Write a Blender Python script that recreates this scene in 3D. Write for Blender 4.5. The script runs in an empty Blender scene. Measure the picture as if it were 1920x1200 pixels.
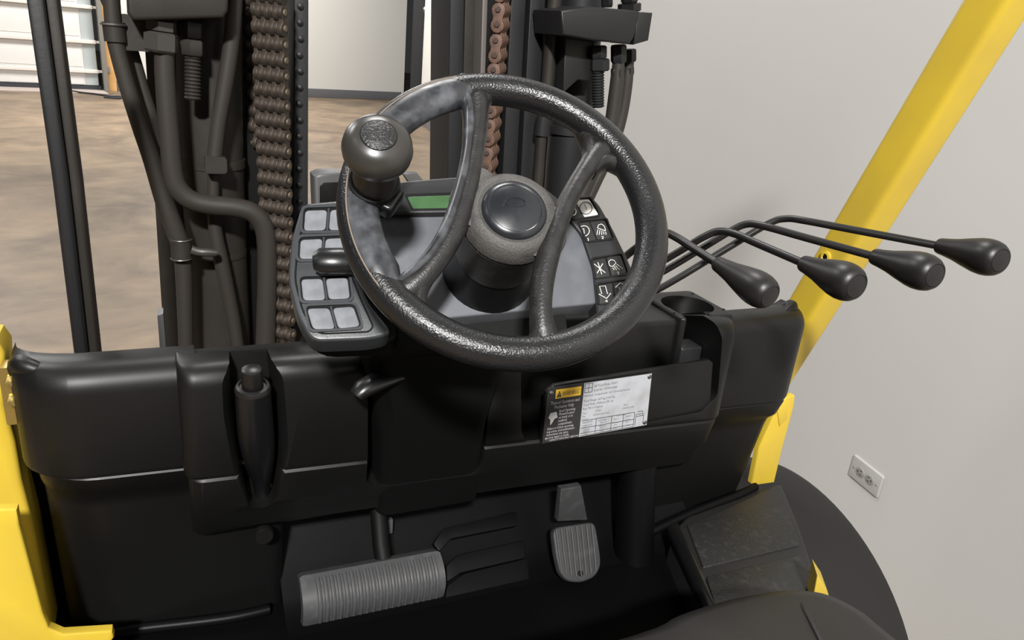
import bpy, bmesh, math, random
from mathutils import Vector as V, Matrix
random.seed(7)
R_ = math.radians
scene = bpy.context.scene
col = scene.collection

# ------------------------------------------------------------------ camera
F = 1400.0
CAM = V((0, 0, 1.9))
XC = (V((0.91388827, -0.06316075, 0.40102239)), V((-0.39562299, -0.36011836, 0.84486521)), V((0.0910532, -0.93076607, -0.35409579)))
def cam2world(c): return V((XC[0].dot(c), XC[1].dot(c), XC[2].dot(c)))
cr, cu, cb = cam2world(V((1, 0, 0))), cam2world(V((0, -1, 0))), cam2world(V((0, 0, -1)))
cd = bpy.data.cameras.new('camera'); cam = bpy.data.objects.new('camera', cd); col.objects.link(cam)
cam.matrix_world = Matrix(((cr.x, cu.x, cb.x, CAM.x), (cr.y, cu.y, cb.y, CAM.y), (cr.z, cu.z, cb.z, CAM.z), (0, 0, 0, 1)))
cd.sensor_fit = 'HORIZONTAL'; cd.sensor_width = 36; cd.lens = F / 1920 * 36; cd.clip_start = 0.01; cd.clip_end = 200
scene.camera = cam

# ------------------------------------------------------------------ world, lamps, exposure
GZ = 0.40                                            # warehouse floor height
wd = bpy.data.worlds.new('world'); scene.world = wd; wd.use_nodes = True
wd.node_tree.nodes['Background'].inputs[0].default_value = (0.97, 0.985, 1.0, 1)
wd.node_tree.nodes['Background'].inputs[1].default_value = 0.028
def area(name, loc, sx, sy, power, target=None, color=(1, 0.985, 0.955)):
    l = bpy.data.lights.new(name, 'AREA'); l.shape = 'RECTANGLE'; l.size = sx; l.size_y = sy; l.energy = power; l.color = color
    o = bpy.data.objects.new(name, l); col.objects.link(o); o.location = loc
    d = (V(target) - V(loc)) if target else V((0, 0, -1))
    o.rotation_euler = d.to_track_quat('-Z', 'Y').to_euler()
    return o
area('high_bay_lamp', (-1.29, -3.23, 4.73), 0.42, 0.26, 520, (0.4, 0.8, 1.4))
area('high_bay_lamp', (0.6, 2.6, 5.4), 1.2, 0.6, 100)
area('high_bay_lamp', (-2.5, 4.0, 5.4), 1.2, 0.6, 130)
area('high_bay_lamp', (-2.5, 10.5, 5.4), 1.8, 1.2, 380)
area('high_bay_lamp', (1.5, 12.5, 5.4), 1.8, 1.2, 400)
area('high_bay_lamp', (-3.5, 0.2, 5.4), 1.2, 0.6, 18)
scene.view_settings.view_transform = 'Standard'
scene.view_settings.look = 'None'
scene.view_settings.exposure = 0.0
scene.view_settings.gamma = 1
scene.view_settings.use_curve_mapping = False

# ------------------------------------------------------------------ photogrammetry helpers (image point -> point on a known plane)
def ray(px, py): return cam2world(V(((px - 960) / F, (py - 600) / F, 1)))
def pX(px, py, x): r = ray(px, py); return CAM + r * ((x - CAM.x) / r.x)
def pY(px, py, y): r = ray(px, py); return CAM + r * ((y - CAM.y) / r.y)
def pZ(px, py, z): r = ray(px, py); return CAM + r * ((z - CAM.z) / r.z)
def pD(px, py, d): return CAM + ray(px, py) * d
def depth(p): return (p - CAM).dot(-cb)
def mpp(p): return depth(p) / F                      # metres covered by one image pixel at p
class Frame:
    def __init__(s, o, u, v):
        s.o = V(o); s.u = V(u).normalized(); s.n = s.u.cross(V(v)).normalized(); s.v = s.n.cross(s.u)
    def p(s, a, b, h=0): return s.o + s.u * a + s.v * b + s.n * h
    def loc(s, px, py, h=0):
        r = ray(px, py); o = s.o + s.n * h
        q = CAM + r * ((o - CAM).dot(s.n) / r.dot(s.n)) - o
        return (q.dot(s.u), q.dot(s.v))
    def px(s, px, py, h=0): a, b = s.loc(px, py, h); return s.p(a, b, h)

# ------------------------------------------------------------------ materials
def mat(name, base, rough=0.5, metal=0.0, spec=0.5, bump=None, var=None, rvar=None, coat=0.0, emit=None, wear=None):
    m = bpy.data.materials.new(name); m.use_nodes = True
    nt = m.node_tree; b = nt.nodes['Principled BSDF']; L = nt.links.new
    b.inputs['Base Color'].default_value = (*base, 1); b.inputs['Roughness'].default_value = rough
    b.inputs['Metallic'].default_value = metal; b.inputs['Specular IOR Level'].default_value = spec
    b.inputs['Coat Weight'].default_value = coat
    tc = nt.nodes.new('ShaderNodeTexCoord')
    def noise(scale, detail=3, dist=0.0, kind='n'):
        n = nt.nodes.new('ShaderNodeTexNoise' if kind == 'n' else 'ShaderNodeTexVoronoi')
        n.inputs['Scale'].default_value = scale
        if kind == 'n': n.inputs['Detail'].default_value = detail; n.inputs['Distortion'].default_value = dist
        L(tc.outputs['Object'], n.inputs['Vector']); return n
    if var:                                          # (scale, other colour, low, high)
        n = noise(var[0], 5); rmp = nt.nodes.new('ShaderNodeMapRange')
        rmp.inputs[1].default_value = var[2]; rmp.inputs[2].default_value = var[3]
        L(n.outputs['Fac'], rmp.inputs[0]); mx = nt.nodes.new('ShaderNodeMix'); mx.data_type = 'RGBA'
        mx.inputs[6].default_value = (*base, 1); mx.inputs[7].default_value = (*var[1], 1)
        L(rmp.outputs[0], mx.inputs[0]); L(mx.outputs[2], b.inputs['Base Color'])
    if rvar:                                         # (scale, low, high)
        n = noise(rvar[0], 4); rmp = nt.nodes.new('ShaderNodeMapRange'); rmp.inputs[1].default_value = 0.3; rmp.inputs[2].default_value = 0.7
        rmp.inputs[3].default_value = rvar[1]; rmp.inputs[4].default_value = rvar[2]
        L(n.outputs['Fac'], rmp.inputs[0]); L(rmp.outputs[0], b.inputs['Roughness'])
    if bump:                                         # (scale, strength, distance, kind)
        n = noise(bump[0], 2, 0.0, bump[3] if len(bump) > 3 else 'n'); bp = nt.nodes.new('ShaderNodeBump')
        bp.inputs['Strength'].default_value = bump[1]; bp.inputs['Distance'].default_value = bump[2]
        L(n.outputs[0], bp.inputs['Height']); L(bp.outputs[0], b.inputs['Normal'])
    if emit: b.inputs['Emission Color'].default_value = (*emit[0], 1); b.inputs['Emission Strength'].default_value = emit[1]
    return m
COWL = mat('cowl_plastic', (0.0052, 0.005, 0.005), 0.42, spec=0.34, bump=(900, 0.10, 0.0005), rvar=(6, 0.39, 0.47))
COWLD = mat('floor_plastic', (0.0026, 0.0026, 0.003), 0.42, spec=0.12, bump=(700, 0.12, 0.0006))  # dark floor plastic, darkened further to put the footwell's shade into the colour
POD = mat('pod_plastic', (0.088, 0.093, 0.106), 0.5, spec=0.45, bump=(800, 0.1, 0.0005), var=(30, (0.12, 0.126, 0.138), 0.5, 0.75))
PODK = mat('pod_rim_plastic', (0.017, 0.0175, 0.019), 0.38, spec=0.5, bump=(700, 0.12, 0.0005))
WING = mat('switch_wing_plastic', (0.034, 0.037, 0.041), 0.36, spec=0.6, bump=(500, 0.15, 0.0006))
BLACK = mat('black_gloss_plastic', (0.006, 0.006, 0.0065), 0.32, spec=0.5)
DEEP = mat('recess_shade_black', (0.0025, 0.0025, 0.0025), 0.6, spec=0.2)  # near-black: the shade of recesses and gaps is put into the colour
PAD = mat('blank_switch_pad', (0.19, 0.2, 0.22), 0.45, spec=0.4, var=(60, (0.12, 0.125, 0.135), 0.4, 0.7))
PADK = mat('black_switch_pad', (0.014, 0.014, 0.015), 0.4)
RIM = mat('wheel_grain_vinyl', (0.010, 0.010, 0.011), 0.34, spec=0.55, bump=(560, 0.5, 0.001), rvar=(25, 0.26, 0.38))
INLAY = mat('wheel_worn_inlay', (0.024, 0.025, 0.029), 0.28, spec=0.6, bump=(90, 0.12, 0.0008), var=(55, (0.085, 0.09, 0.1), 0.48, 0.7), rvar=(70, 0.24, 0.45))
SPOKE = mat('wheel_spoke_vinyl', (0.013, 0.0127, 0.0125), 0.4, spec=0.5, bump=(500, 0.4, 0.001), var=(80, (0.024, 0.0235, 0.023), 0.45, 0.7))
HUB = mat('hub_grain_vinyl', (0.075, 0.072, 0.068), 0.55, spec=0.35, bump=(520, 0.7, 0.0012), var=(60, (0.045, 0.0435, 0.042), 0.5, 0.7))
HORN = mat('horn_cap_plastic', (0.013, 0.0145, 0.018), 0.28, spec=0.6, bump=(60, 0.06, 0.001), rvar=(40, 0.22, 0.38))
TAN = mat('rim_seam', (0.22, 0.17, 0.13), 0.6)
KNOB = mat('spinner_knob_plastic', (0.03, 0.028, 0.025), 0.33, spec=0.55, rvar=(30, 0.3, 0.38))
KCAP = mat('knob_cap_vinyl', (0.012, 0.012, 0.013), 0.42, spec=0.5, bump=(420, 0.8, 0.0014))
LEVER = mat('lever_black_paint', (0.007, 0.0065, 0.0065), 0.38, spec=0.5, bump=(600, 0.08, 0.0005))
LKNOB = mat('lever_knob_rubber', (0.010, 0.009, 0.009), 0.42, spec=0.45, bump=(500, 0.1, 0.0005))
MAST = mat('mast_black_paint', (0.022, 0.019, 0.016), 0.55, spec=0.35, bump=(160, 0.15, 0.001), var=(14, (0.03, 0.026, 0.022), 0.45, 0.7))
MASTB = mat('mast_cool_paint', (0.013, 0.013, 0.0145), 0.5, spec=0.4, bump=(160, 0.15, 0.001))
HOSE = mat('hose_rubber', (0.032, 0.0275, 0.0235), 0.55, spec=0.35)
NUT = mat('fitting_steel', (0.06, 0.055, 0.05), 0.45, metal=0.3)
STEELD = mat('clamp_steel', (0.18, 0.17, 0.16), 0.38, metal=0.8)
CHAIN = mat('oily_chain_steel', (0.06, 0.045, 0.034), 0.52, metal=0.35, var=(60, (0.04, 0.032, 0.026), 0.4, 0.65))
PIN = mat('chain_pin_steel', (0.28, 0.22, 0.16), 0.35, metal=0.7)
RUST = mat('rusty_chain_steel', (0.15, 0.085, 0.06), 0.55, metal=0.15, var=(120, (0.09, 0.055, 0.042), 0.4, 0.7))
PINR = mat('rusty_pin_steel', (0.07, 0.045, 0.036), 0.5, metal=0.2)
RUSTIN = mat('rusty_inner_rail', (0.06, 0.028, 0.016), 0.6, var=(9, (0.012, 0.01, 0.009), 0.4, 0.6))
GREYST = mat('bare_rail_steel', (0.17, 0.15, 0.14), 0.5, metal=0.3)
YEL = mat('yellow_paint', (0.62, 0.44, 0.04), 0.38, spec=0.5, bump=(40, 0.03, 0.001), var=(12, (0.57, 0.40, 0.045), 0.4, 0.7))
BRASS = mat('zinc_bolt', (0.45, 0.34, 0.12), 0.35, metal=0.9)
PEDALD = mat('accelerator_rubber', (0.036, 0.036, 0.037), 0.55, spec=0.3, var=(60, (0.055, 0.055, 0.057), 0.5, 0.75))
PEDAL = mat('pedal_rubber', (0.06, 0.06, 0.062), 0.5, spec=0.4, var=(60, (0.09, 0.09, 0.094), 0.5, 0.75))
TYRE = mat('tire_rubber', (0.016, 0.0145, 0.0145), 0.62, spec=0.3, bump=(300, 0.1, 0.001))
SEAT = mat('seat_vinyl', (0.016, 0.0145, 0.0135), 0.45, spec=0.4, bump=(700, 0.2, 0.0006))
WALL = mat('wall_paint', (0.56, 0.555, 0.54), 0.7, spec=0.25, bump=(60, 0.06, 0.002), var=(0.7, (0.53, 0.525, 0.51), 0.4, 0.7))
FARWALL = mat('far_wall_paint', (0.66, 0.645, 0.61), 0.7, spec=0.25)
BASEB = mat('baseboard_vinyl', (0.13, 0.13, 0.14), 0.5)
DOORP = mat('door_panel_paint', (0.70, 0.69, 0.67), 0.6, spec=0.2)
STRUT = mat('door_strut_steel', (0.72, 0.68, 0.63), 0.5)
STILE = mat('door_stile_steel', (0.42, 0.46, 0.46), 0.5)
TRACK = mat('track_steel', (0.3, 0.29, 0.27), 0.45, metal=0.5)
WOOD = mat('jamb_wood', (0.72, 0.42, 0.16), 0.6, var=(3, (0.6, 0.34, 0.12), 0.4, 0.7))
BPOST = mat('black_post_paint', (0.008, 0.008, 0.011), 0.45)
SEAL = mat('seal_rubber', (0.03, 0.032, 0.04), 0.7)
PLATE_K = mat('plate_black', (0.028, 0.027, 0.027), 0.45)
PLATE_W = mat('plate_silver', (0.42, 0.43, 0.46), 0.5, var=(40, (0.34, 0.34, 0.35), 0.45, 0.7))
PRINT_K = mat('print_black', (0.05, 0.05, 0.055), 0.6)
PRINT_W = mat('print_white', (0.5, 0.49, 0.48), 0.6)
PRINT_Y = mat('print_yellow', (0.85, 0.52, 0.04), 0.5)
LEG = mat('switch_legend', (0.72, 0.72, 0.66), 0.6)
WPAD = mat('start_switch_pad', (0.55, 0.53, 0.49), 0.4)
LCD = mat('lcd_green', (0.043, 0.10, 0.04), 0.25, spec=0.6, var=(50, (0.055, 0.12, 0.048), 0.4, 0.7))
OUTL = mat('outlet_plastic', (0.45, 0.445, 0.43), 0.45)
OUTD = mat('outlet_dark_plastic', (0.27, 0.265, 0.255), 0.5)  # darker tone for sockets and screws
GREYP = mat('grey_bracket', (0.07, 0.07, 0.072), 0.45)
# concrete floor
def concrete():
    m = bpy.data.materials.new('stained_concrete'); m.use_nodes = True; nt = m.node_tree; L = nt.links.new; b = nt.nodes['Principled BSDF']
    tc = nt.nodes.new('ShaderNodeTexCoord'); mp = nt.nodes.new('ShaderNodeMapping'); mp.inputs['Scale'].default_value = (0.8, 0.8, 1)
    L(tc.outputs['Object'], mp.inputs[0])
    n1 = nt.nodes.new('ShaderNodeTexNoise'); n1.inputs['Scale'].default_value = 1.5; n1.inputs['Detail'].default_value = 8; n1.inputs['Roughness'].default_value = 0.62; n1.inputs['Distortion'].default_value = 0.8
    n2 = nt.nodes.new('ShaderNodeTexNoise'); n2.inputs['Scale'].default_value = 6; n2.inputs['Detail'].default_value = 6
    L(mp.outputs[0], n1.inputs[0]); L(mp.outputs[0], n2.inputs[0])
    r1 = nt.nodes.new('ShaderNodeValToRGB'); e = r1.color_ramp.elements
    e[0].position = 0.34; e[0].color = (0.125, 0.09, 0.06, 1); e[1].position = 0.68; e[1].color = (0.28, 0.205, 0.132, 1)
    k = e.new(0.5); k.color = (0.20, 0.147, 0.099, 1)
    L(n1.outputs['Fac'], r1.inputs[0])
    r2 = nt.nodes.new('ShaderNodeValToRGB'); q = r2.color_ramp.elements; q[0].position = 0.25; q[0].color = (0.72, 0.72, 0.74, 1); q[1].position = 0.6; q[1].color = (1.08, 1.06, 1.04, 1)
    L(n2.outputs['Fac'], r2.inputs[0])
    mx = nt.nodes.new('ShaderNodeMix'); mx.data_type = 'RGBA'; mx.blend_type = 'MULTIPLY'; mx.inputs[0].default_value = 0.75
    L(r1.outputs[0], mx.inputs[6]); L(r2.outputs[0], mx.inputs[7]); L(mx.outputs[2], b.inputs['Base Color'])
    b.inputs['Roughness'].default_value = 0.5; b.inputs['Specular IOR Level'].default_value = 0.35
    return m
CONC = concrete()

# ------------------------------------------------------------------ mesh helpers
WORLD = {}                                           # object -> its world matrix (tracked so that parenting needs no update)
def put(name, me, parent=None, mw=None):
    o = bpy.data.objects.new(name, me); col.objects.link(o)
    mw = mw or Matrix.Identity(4); WORLD[o.name] = mw.copy()
    if parent is not None:
        o.parent = parent; o.matrix_basis = WORLD[parent.name].inverted() @ mw
    else: o.matrix_basis = mw
    return o
def empty(name, loc, parent=None): return put(name, None, parent, Matrix.Translation(V(loc)))
def tag(o, label, cat=None, group=None, kind=None):
    o['label'] = label
    if cat: o['category'] = cat
    if group: o['group'] = group
    if kind: o['kind'] = kind
    return o
def perp(t, up=V((0, 0, 1))):
    t = t.normalized(); a = t.cross(up)
    if a.length < 1e-4: a = t.cross(V((1, 0, 0)))
    a.normalize(); return a, a.cross(t)
def smooth_path(pts, n=8, closed=False):
    P_ = [V(p) for p in pts]; N = len(P_); out = []
    rng = range(N if closed else N - 1)
    g = lambda i: P_[i % N] if closed else P_[min(max(i, 0), N - 1)]
    for i in rng:
        p0, p1, p2, p3 = g(i - 1), g(i), g(i + 1), g(i + 2)
        for k in range(n):
            t = k / n
            out.append(0.5 * ((2 * p1) + (p2 - p0) * t + (2 * p0 - 5 * p1 + 4 * p2 - p3) * t * t + (3 * p1 - p0 - 3 * p2 + p3) * t ** 3))
    if not closed: out.append(P_[-1].copy())
    return out
def round_poly(pts, r, seg=4):
    n = len(pts); out = []
    for i in range(n):
        a, b, c = V((*pts[i - 1], 0)), V((*pts[i], 0)), V((*pts[(i + 1) % n], 0))
        d1, d2 = a - b, c - b; rr = min(r, d1.length * 0.45, d2.length * 0.45)
        s, e = b + d1.normalized() * rr, b + d2.normalized() * rr
        for k in range(seg + 1):
            t = k / seg; q = s * (1 - t) ** 2 + b * 2 * t * (1 - t) + e * t * t; out.append((q.x, q.y))
    return out
class MB:
    def __init__(s): s.b = bmesh.new()
    def ring_loft(s, rings, cap0=True, cap1=True, closed=False):
        b = s.b; R = [[b.verts.new(p) for p in r] for r in rings]; n = len(R[0])
        for i in range(len(R) - (0 if closed else 1)):
            A, B = R[i], R[(i + 1) % len(R)]
            for k in range(n): b.faces.new((A[k], A[(k + 1) % n], B[(k + 1) % n], B[k]))
        if not closed:
            if cap0: b.faces.new(list(reversed(R[0])))
            if cap1: b.faces.new(R[-1])
        return s
    def tube(s, pts, r, seg=12, closed=False, ell=None, up=V((0, 0, 1)), smooth=0, caps=True):
        """r: number or list; ell=(a,b): half widths along (side, up) used instead of r, optionally lists"""
        if smooth: 
            if isinstance(r, (list, tuple)):
                rr = smooth_path([(x, 0, 0) for x in r], smooth, closed); r = [q.x for q in rr]
            pts = smooth_path(pts, smooth, closed)
        pts = [V(p) for p in pts]; N = len(pts); rings = []; pa = None
        for i, p in enumerate(pts):
            t = (pts[(i + 1) % N] - pts[i - 1]) if closed else (pts[min(i + 1, N - 1)] - pts[max(i - 1, 0)])
            if up is None:
                if pa is None: a, bb = perp(t)
                else:
                    t.normalize(); a = (pa - t * pa.dot(t)).normalized(); bb = a.cross(t)
                pa = a
            else: a, bb = perp(t, up)
            if ell: ra, rb = [(e[i] if isinstance(e, (list, tuple)) else e) for e in ell]
            else: ra = rb = r[i] if isinstance(r, (list, tuple)) else r
            rings.append([p + a * math.cos(2 * math.pi * k / seg) * ra + bb * math.sin(2 * math.pi * k / seg) * rb for k in range(seg)])
        return s.ring_loft(rings, caps, caps, closed)
    def lathe(s, o, axis, prof, seg=32, ref=None):
        axis = V(axis).normalized(); a, b2 = perp(axis, V((0, 0, 1)) if ref is None else ref); o = V(o)
        rings = [[o + axis * h + a * math.cos(2 * math.pi * k / seg) * max(r, 1e-5) + b2 * math.sin(2 * math.pi * k / seg) * max(r, 1e-5) for k in range(seg)] for r, h in prof]
        return s.ring_loft(rings)
    def prism(s, poly, vec, bev=0.0, taper=None):
        """poly: world points (outer face); vec: extrusion to the back; bev: rounded rim on the outer face"""
        poly = [V(p) for p in poly]; vec = V(vec); c = sum(poly, V()) / len(poly); d = vec.normalized()
        if bev:
            rings = []
            N = len(poly)
            def inset(q):
                out = []
                for i in range(N):
                    e1 = (poly[i] - poly[i - 1]); e2 = (poly[(i + 1) % N] - poly[i])
                    e1 = e1.normalized() if e1.length > 1e-9 else e2.normalized(); e2 = e2.normalized() if e2.length > 1e-9 else e1
                    n1, n2 = e1.cross(d), e2.cross(d); m = (n1 + n2)
                    m = m.normalized() if m.length > 1e-6 else n1
                    if flip: m = -m
                    out.append(poly[i] - m * q)
                return out
            area2 = V()
            for i in range(N): area2 += (poly[i] - c).cross(poly[(i + 1) % N] - c)
            flip = area2.dot(d) < 0
            for k in range(4):
                a = k / 3 * math.pi / 2; rings.append([p + d * bev * (1 - math.sin(a)) for p in inset(bev * (1 - math.cos(a)))])
            rings = list(reversed(rings))
            # rings[0] = outermost silhouette depth... order from face centre to the side
            seq = []
            for k in range(4):
                a = k / 3 * math.pi / 2
                seq.append([p + d * bev * (1 - math.cos(a)) for p in inset(bev * (1 - math.sin(a)))])
            seq.append([p + vec for p in poly])
            return s.ring_loft(seq)
        return s.ring_loft([poly, [p + vec for p in poly]])
    def box(s, o, u, v, w, hu, hv, hw, bev=0.0):
        u, v, w = V(u).normalized(), V(v).normalized(), V(w).normalized(); o = V(o)
        P_ = [o + u * a * hu + v * b * hv + w * hw for a, b in ((-1, -1), (1, -1), (1, 1), (-1, 1))]
        if bev:
            pl = round_poly([(-hu, -hv), (hu, -hv), (hu, hv), (-hu, hv)], bev, 3)
            P_ = [o + u * a + v * b + w * hw for a, b in pl]
        return s.prism(P_, -w * 2 * hw, min(bev, hw) * 0.6)
    def grid(s, rows, closed_u=False):
        b = s.b; G = [[b.verts.new(p) for p in r] for r in rows]
        for i in range(len(G) - 1):
            for k in range(len(G[0]) - 1): b.faces.new((G[i][k], G[i][k + 1], G[i + 1][k + 1], G[i + 1][k]))
        return s
    def mesh(s, name, m, angle=40, mods=None, origin=None):
        b = s.b; bmesh.ops.remove_doubles(b, verts=b.verts, dist=1e-7)
        bmesh.ops.recalc_face_normals(b, faces=b.faces)
        lo = [min(v.co[i] for v in b.verts) for i in range(3)]; hi = [max(v.co[i] for v in b.verts) for i in range(3)]
        c = V([(lo[i] + hi[i]) / 2 for i in range(3)]) if origin is None else V(origin)
        bmesh.ops.translate(b, verts=b.verts, vec=-c)
        me = bpy.data.meshes.new(name); b.to_mesh(me); b.free()
        for p in me.polygons: p.use_smooth = True
        me.set_sharp_from_angle(angle=R_(angle))
        if m: me.materials.append(m)
        return me, c
    def build(s, name, m, parent=None, angle=40):
        me, c = s.mesh(name, m, angle); return put(name, me, parent, Matrix.Translation(c))
def solid(mb):                                       # temporary object used for boolean work
    me, c = mb.mesh('tmp', None, 180, origin=(0, 0, 0)); o = bpy.data.objects.new('tmp', me); col.objects.link(o); return o
def carve(base, cutters, name, m, parent, bevel=0.0, angle=35):
    bo = solid(base); cs = [solid(c) for c in cutters]
    for c in cs:
        md = bo.modifiers.new('cut', 'BOOLEAN'); md.operation = 'DIFFERENCE'; md.object = c; md.solver = 'EXACT'
    if bevel:
        md = bo.modifiers.new('bev', 'BEVEL'); md.width = bevel; md.segments = 3; md.limit_method = 'ANGLE'; md.angle_limit = R_(50); md.use_clamp_overlap = True
    dg = bpy.context.evaluated_depsgraph_get(); dg.update()
    me = bpy.data.meshes.new_from_object(bo.evaluated_get(dg)); me.name = name
    for o in [bo] + cs: bpy.data.objects.remove(o)
    b = bmesh.new(); b.from_mesh(me); mb = MB(); mb.b.free(); mb.b = b
    me2, c = mb.mesh(name, m, angle); bpy.data.meshes.remove(me)
    return put(name, me2, parent, Matrix.Translation(c))
def text_mesh(lines, frame, name, m, parent, h):
    """lines: (string, a, b, size[, xscale]) in the frame; one flat print"""
    verts, faces = [], []
    for ln in lines:
        s_, a, b, size = ln[:4]; xs = ln[4] if len(ln) > 4 else 1.0
        cu_ = bpy.data.curves.new('t', 'FONT'); cu_.body = s_; cu_.size = size; cu_.resolution_u = 1
        if len(ln) > 5: cu_.align_x = ln[5]
        o = bpy.data.objects.new('t', cu_); col.objects.link(o)
        dg = bpy.context.evaluated_depsgraph_get(); dg.update()
        me = bpy.data.meshes.new_from_object(o.evaluated_get(dg)); off = len(verts)
        verts += [frame.p(a + v.co.x * xs, b + v.co.y, h) for v in me.vertices]
        faces += [[i + off for i in p.vertices] for p in me.polygons]
        bpy.data.objects.remove(o); bpy.data.curves.remove(cu_); bpy.data.meshes.remove(me)
    mb = MB(); vs = [mb.b.verts.new(p) for p in verts]
    for f in faces:
        try: mb.b.faces.new([vs[i] for i in f])
        except ValueError: pass
    c = sum(verts, V()) / len(verts)
    me = bpy.data.meshes.new(name); bmesh.ops.translate(mb.b, verts=mb.b.verts, vec=-c); mb.b.to_mesh(me); mb.b.free(); me.materials.append(m)
    return put(name, me, parent, Matrix.Translation(c))
X, Y, Z = V((1, 0, 0)), V((0, 1, 0)), V((0, 0, 1))

# ================================================================== SETTING
th = R_(8.3)
bF, bR = V((math.sin(th), math.cos(th), 0)), V((math.cos(th), -math.sin(th), 0))
fl = MB(); fl.box((0, 8, GZ - 0.05), X, Y, Z, 16, 18, 0.05)
floor = tag(fl.build('floor', CONC), 'brown stained concrete warehouse floor', kind='structure')
# right wall
DW = 1.66
wr_far = pZ(792, 233, GZ)
def onR(px, py, off=0.0):
    r = ray(px, py); return CAM + r * ((DW - off) / r.dot(bR))
s0 = onR(935, 200).dot(bF); s1 = -3.0; Lw = s0 - s1
wr = MB(); wr.box(bR * (DW + 0.08) + bF * ((s0 + s1) / 2) + Z * (GZ + 3.0), bF, Z, bR, Lw / 2, 3.0, 0.08)
tag(wr.build('wall_right', WALL), 'plain pale grey painted wall beside the forklift', kind='structure')
# back wall: through two contact points on the floor
A0, A1 = pZ(0, 163, GZ), pZ(745, 188, GZ)
wu = (A1 - A0).normalized(); wn = wu.cross(Z); wn = -wn if wn.dot(CAM - A0) < 0 else wn
FB = Frame(A0, wu, Z)
def onB(px, py, off=0.0):
    r = ray(px, py); o = A0 + wn * off; return CAM + r * ((o - CAM).dot(wn) / r.dot(wn))
def uB(px, py=160): return (onB(px, py) - A0).dot(wu)
jr = uB(187) + 0.08
end = uB(757, 170)
w = MB(); w.box(A0 + wu * ((jr + end) / 2) + Z * 3.0 - wn * 0.1, wu, Z, wn, (end - jr) / 2, 3.0, 0.1)
tag(w.build('wall_back', FARWALL), 'white painted wall at the far end of the warehouse', kind='structure')
w = MB(); w.box(A0 + wu * ((jr + end) / 2 - 0.03) + Z * 0.085 + wn * 0.01, wu, Z, wn, (end - jr) / 2 - 0.03, 0.085, 0.01, 0.01)
tag(w.build('baseboard_back', BASEB), 'dark grey baseboard of the far white wall', kind='structure')
# wall beyond the opening and black steel post at the end of the right wall
D2 = wr_far.dot(bR); t0, t1 = s0 - 1.5, wr_far.dot(bF) + 0.3
w = MB(); w.box(bR * (D2 + 0.08) + bF * ((t0 + t1) / 2) + Z * (GZ + 3.0), bF, Z, bR, (t1 - t0) / 2, 3.0, 0.08)
tag(w.build('wall_passage', FARWALL), 'white wall stretch seen between the black post and the mast', kind='structure')
w = MB(); w.box(bR * (D2 - 0.006) + bF * ((t0 + t1) / 2) + Z * (GZ + 0.07), bF, Z, bR, (t1 - t0) / 2, 0.07, 0.006)
tag(w.build('baseboard_passage', BASEB), 'grey baseboard running up to the mast', kind='structure')
pp = wr_far - bR * 0.06
wpx = 34 * mpp(pp)
w = MB(); c0 = pZ(783, 226, GZ); ax = (c0 - CAM); ax.z = 0; sd = ax.normalized().cross(Z)
w.box(V((c0.x, c0.y, GZ + 2.5)), sd, ax.normalized(), Z, wpx / 2, 0.09, 2.5)
post = tag(empty('door_post', (c0.x, c0.y, GZ)), 'black steel door post at the far end of the near wall', 'door post')
w.build('post', BPOST, post)
k = MB(); kp = pD(799, 20, depth(V((c0.x, c0.y, 1.9))) - 0.12); k.lathe(kp, CAM - kp, [(0, 0), (0.03, 0), (0.03, 0.02), (0.055, 0.03), (0.06, 0.05), (0.04, 0.075), (0, 0.08)], 16); k.build('door_knob', mat('bright_knob', (0.7, 0.7, 0.7), 0.2, metal=1), post)
# garage door
gd = empty('garage_door', A0 + wu * uB(60)); tag(gd, 'white sectional garage door with horizontal struts at far left', 'garage door')
gL, gR = uB(-160), uB(186)
zs = [0.06]; 
strut_z = [(onB(120, y) - A0).z for y in (131, 75, 9)]
seam_z = (onB(120, 39) - A0).z
step = (strut_z[1] - strut_z[0])
edges = [0.07, strut_z[0], strut_z[1], strut_z[2], strut_z[2] + step, strut_z[2] + 2 * step, strut_z[2] + 3 * step]
for i in range(len(edges) - 1):
    z0, z1 = edges[i], edges[i + 1]
    m = MB(); m.box(A0 + wu * ((gL + gR) / 2) + Z * ((z0 + z1) / 2) - wn * 0.04, wu, Z, wn, (gR - gL) / 2, (z1 - z0) / 2 - 0.006, 0.025, 0.01); m.build('door_panel', DOORP, gd)
    # raised middle pressing of each panel
    m = MB(); m.box(A0 + wu * ((gL + gR) / 2 - 0.1) + Z * ((z0 + z1) / 2 - 0.03) - wn * 0.012, wu, Z, wn, (gR - gL) / 2 - 0.12, (z1 - z0) / 2 * 0.6, 0.006, 0.004); m.build('panel_pressing', DOORP, gd)
    m = MB(); m.box(A0 + wu * (gR - 0.10) + Z * ((z0 + z1) / 2) - wn * 0.008, wu, Z, wn, 0.09, (z1 - z0) / 2 - 0.01, 0.006); m.build('end_stile', STILE, gd)
    if i:
        m = MB(); m.box(A0 + wu * ((gL + gR) / 2 + 0.01) + Z * z0 + wn * 0.03, wu, Z, wn, (gR - gL) / 2, 0.03, 0.03, 0.012); m.build('strut', STRUT, gd)
        m = MB(); m.box(A0 + wu * (gR + 0.02) + Z * z0 + wn * 0.01, wu, Z, wn, 0.05, 0.02, 0.02, 0.006); m.build('roller_bracket', STRUT, gd)
m = MB(); m.box(A0 + wu * ((gL + gR) / 2) + Z * 0.035 - wn * 0.02, wu, Z, wn, (gR - gL) / 2 + 0.03, 0.035, 0.03); m.build('bottom_seal', SEAL, gd)
m = MB(); m.box(A0 + wu * uB(191, 100) + Z * 2.6 + wn * 0.13, wu, Z, wn, 0.035, 2.6, 0.05, 0.01)
tag(m.build('door_track', TRACK), 'grey steel vertical track beside the white garage door', 'track')
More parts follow.
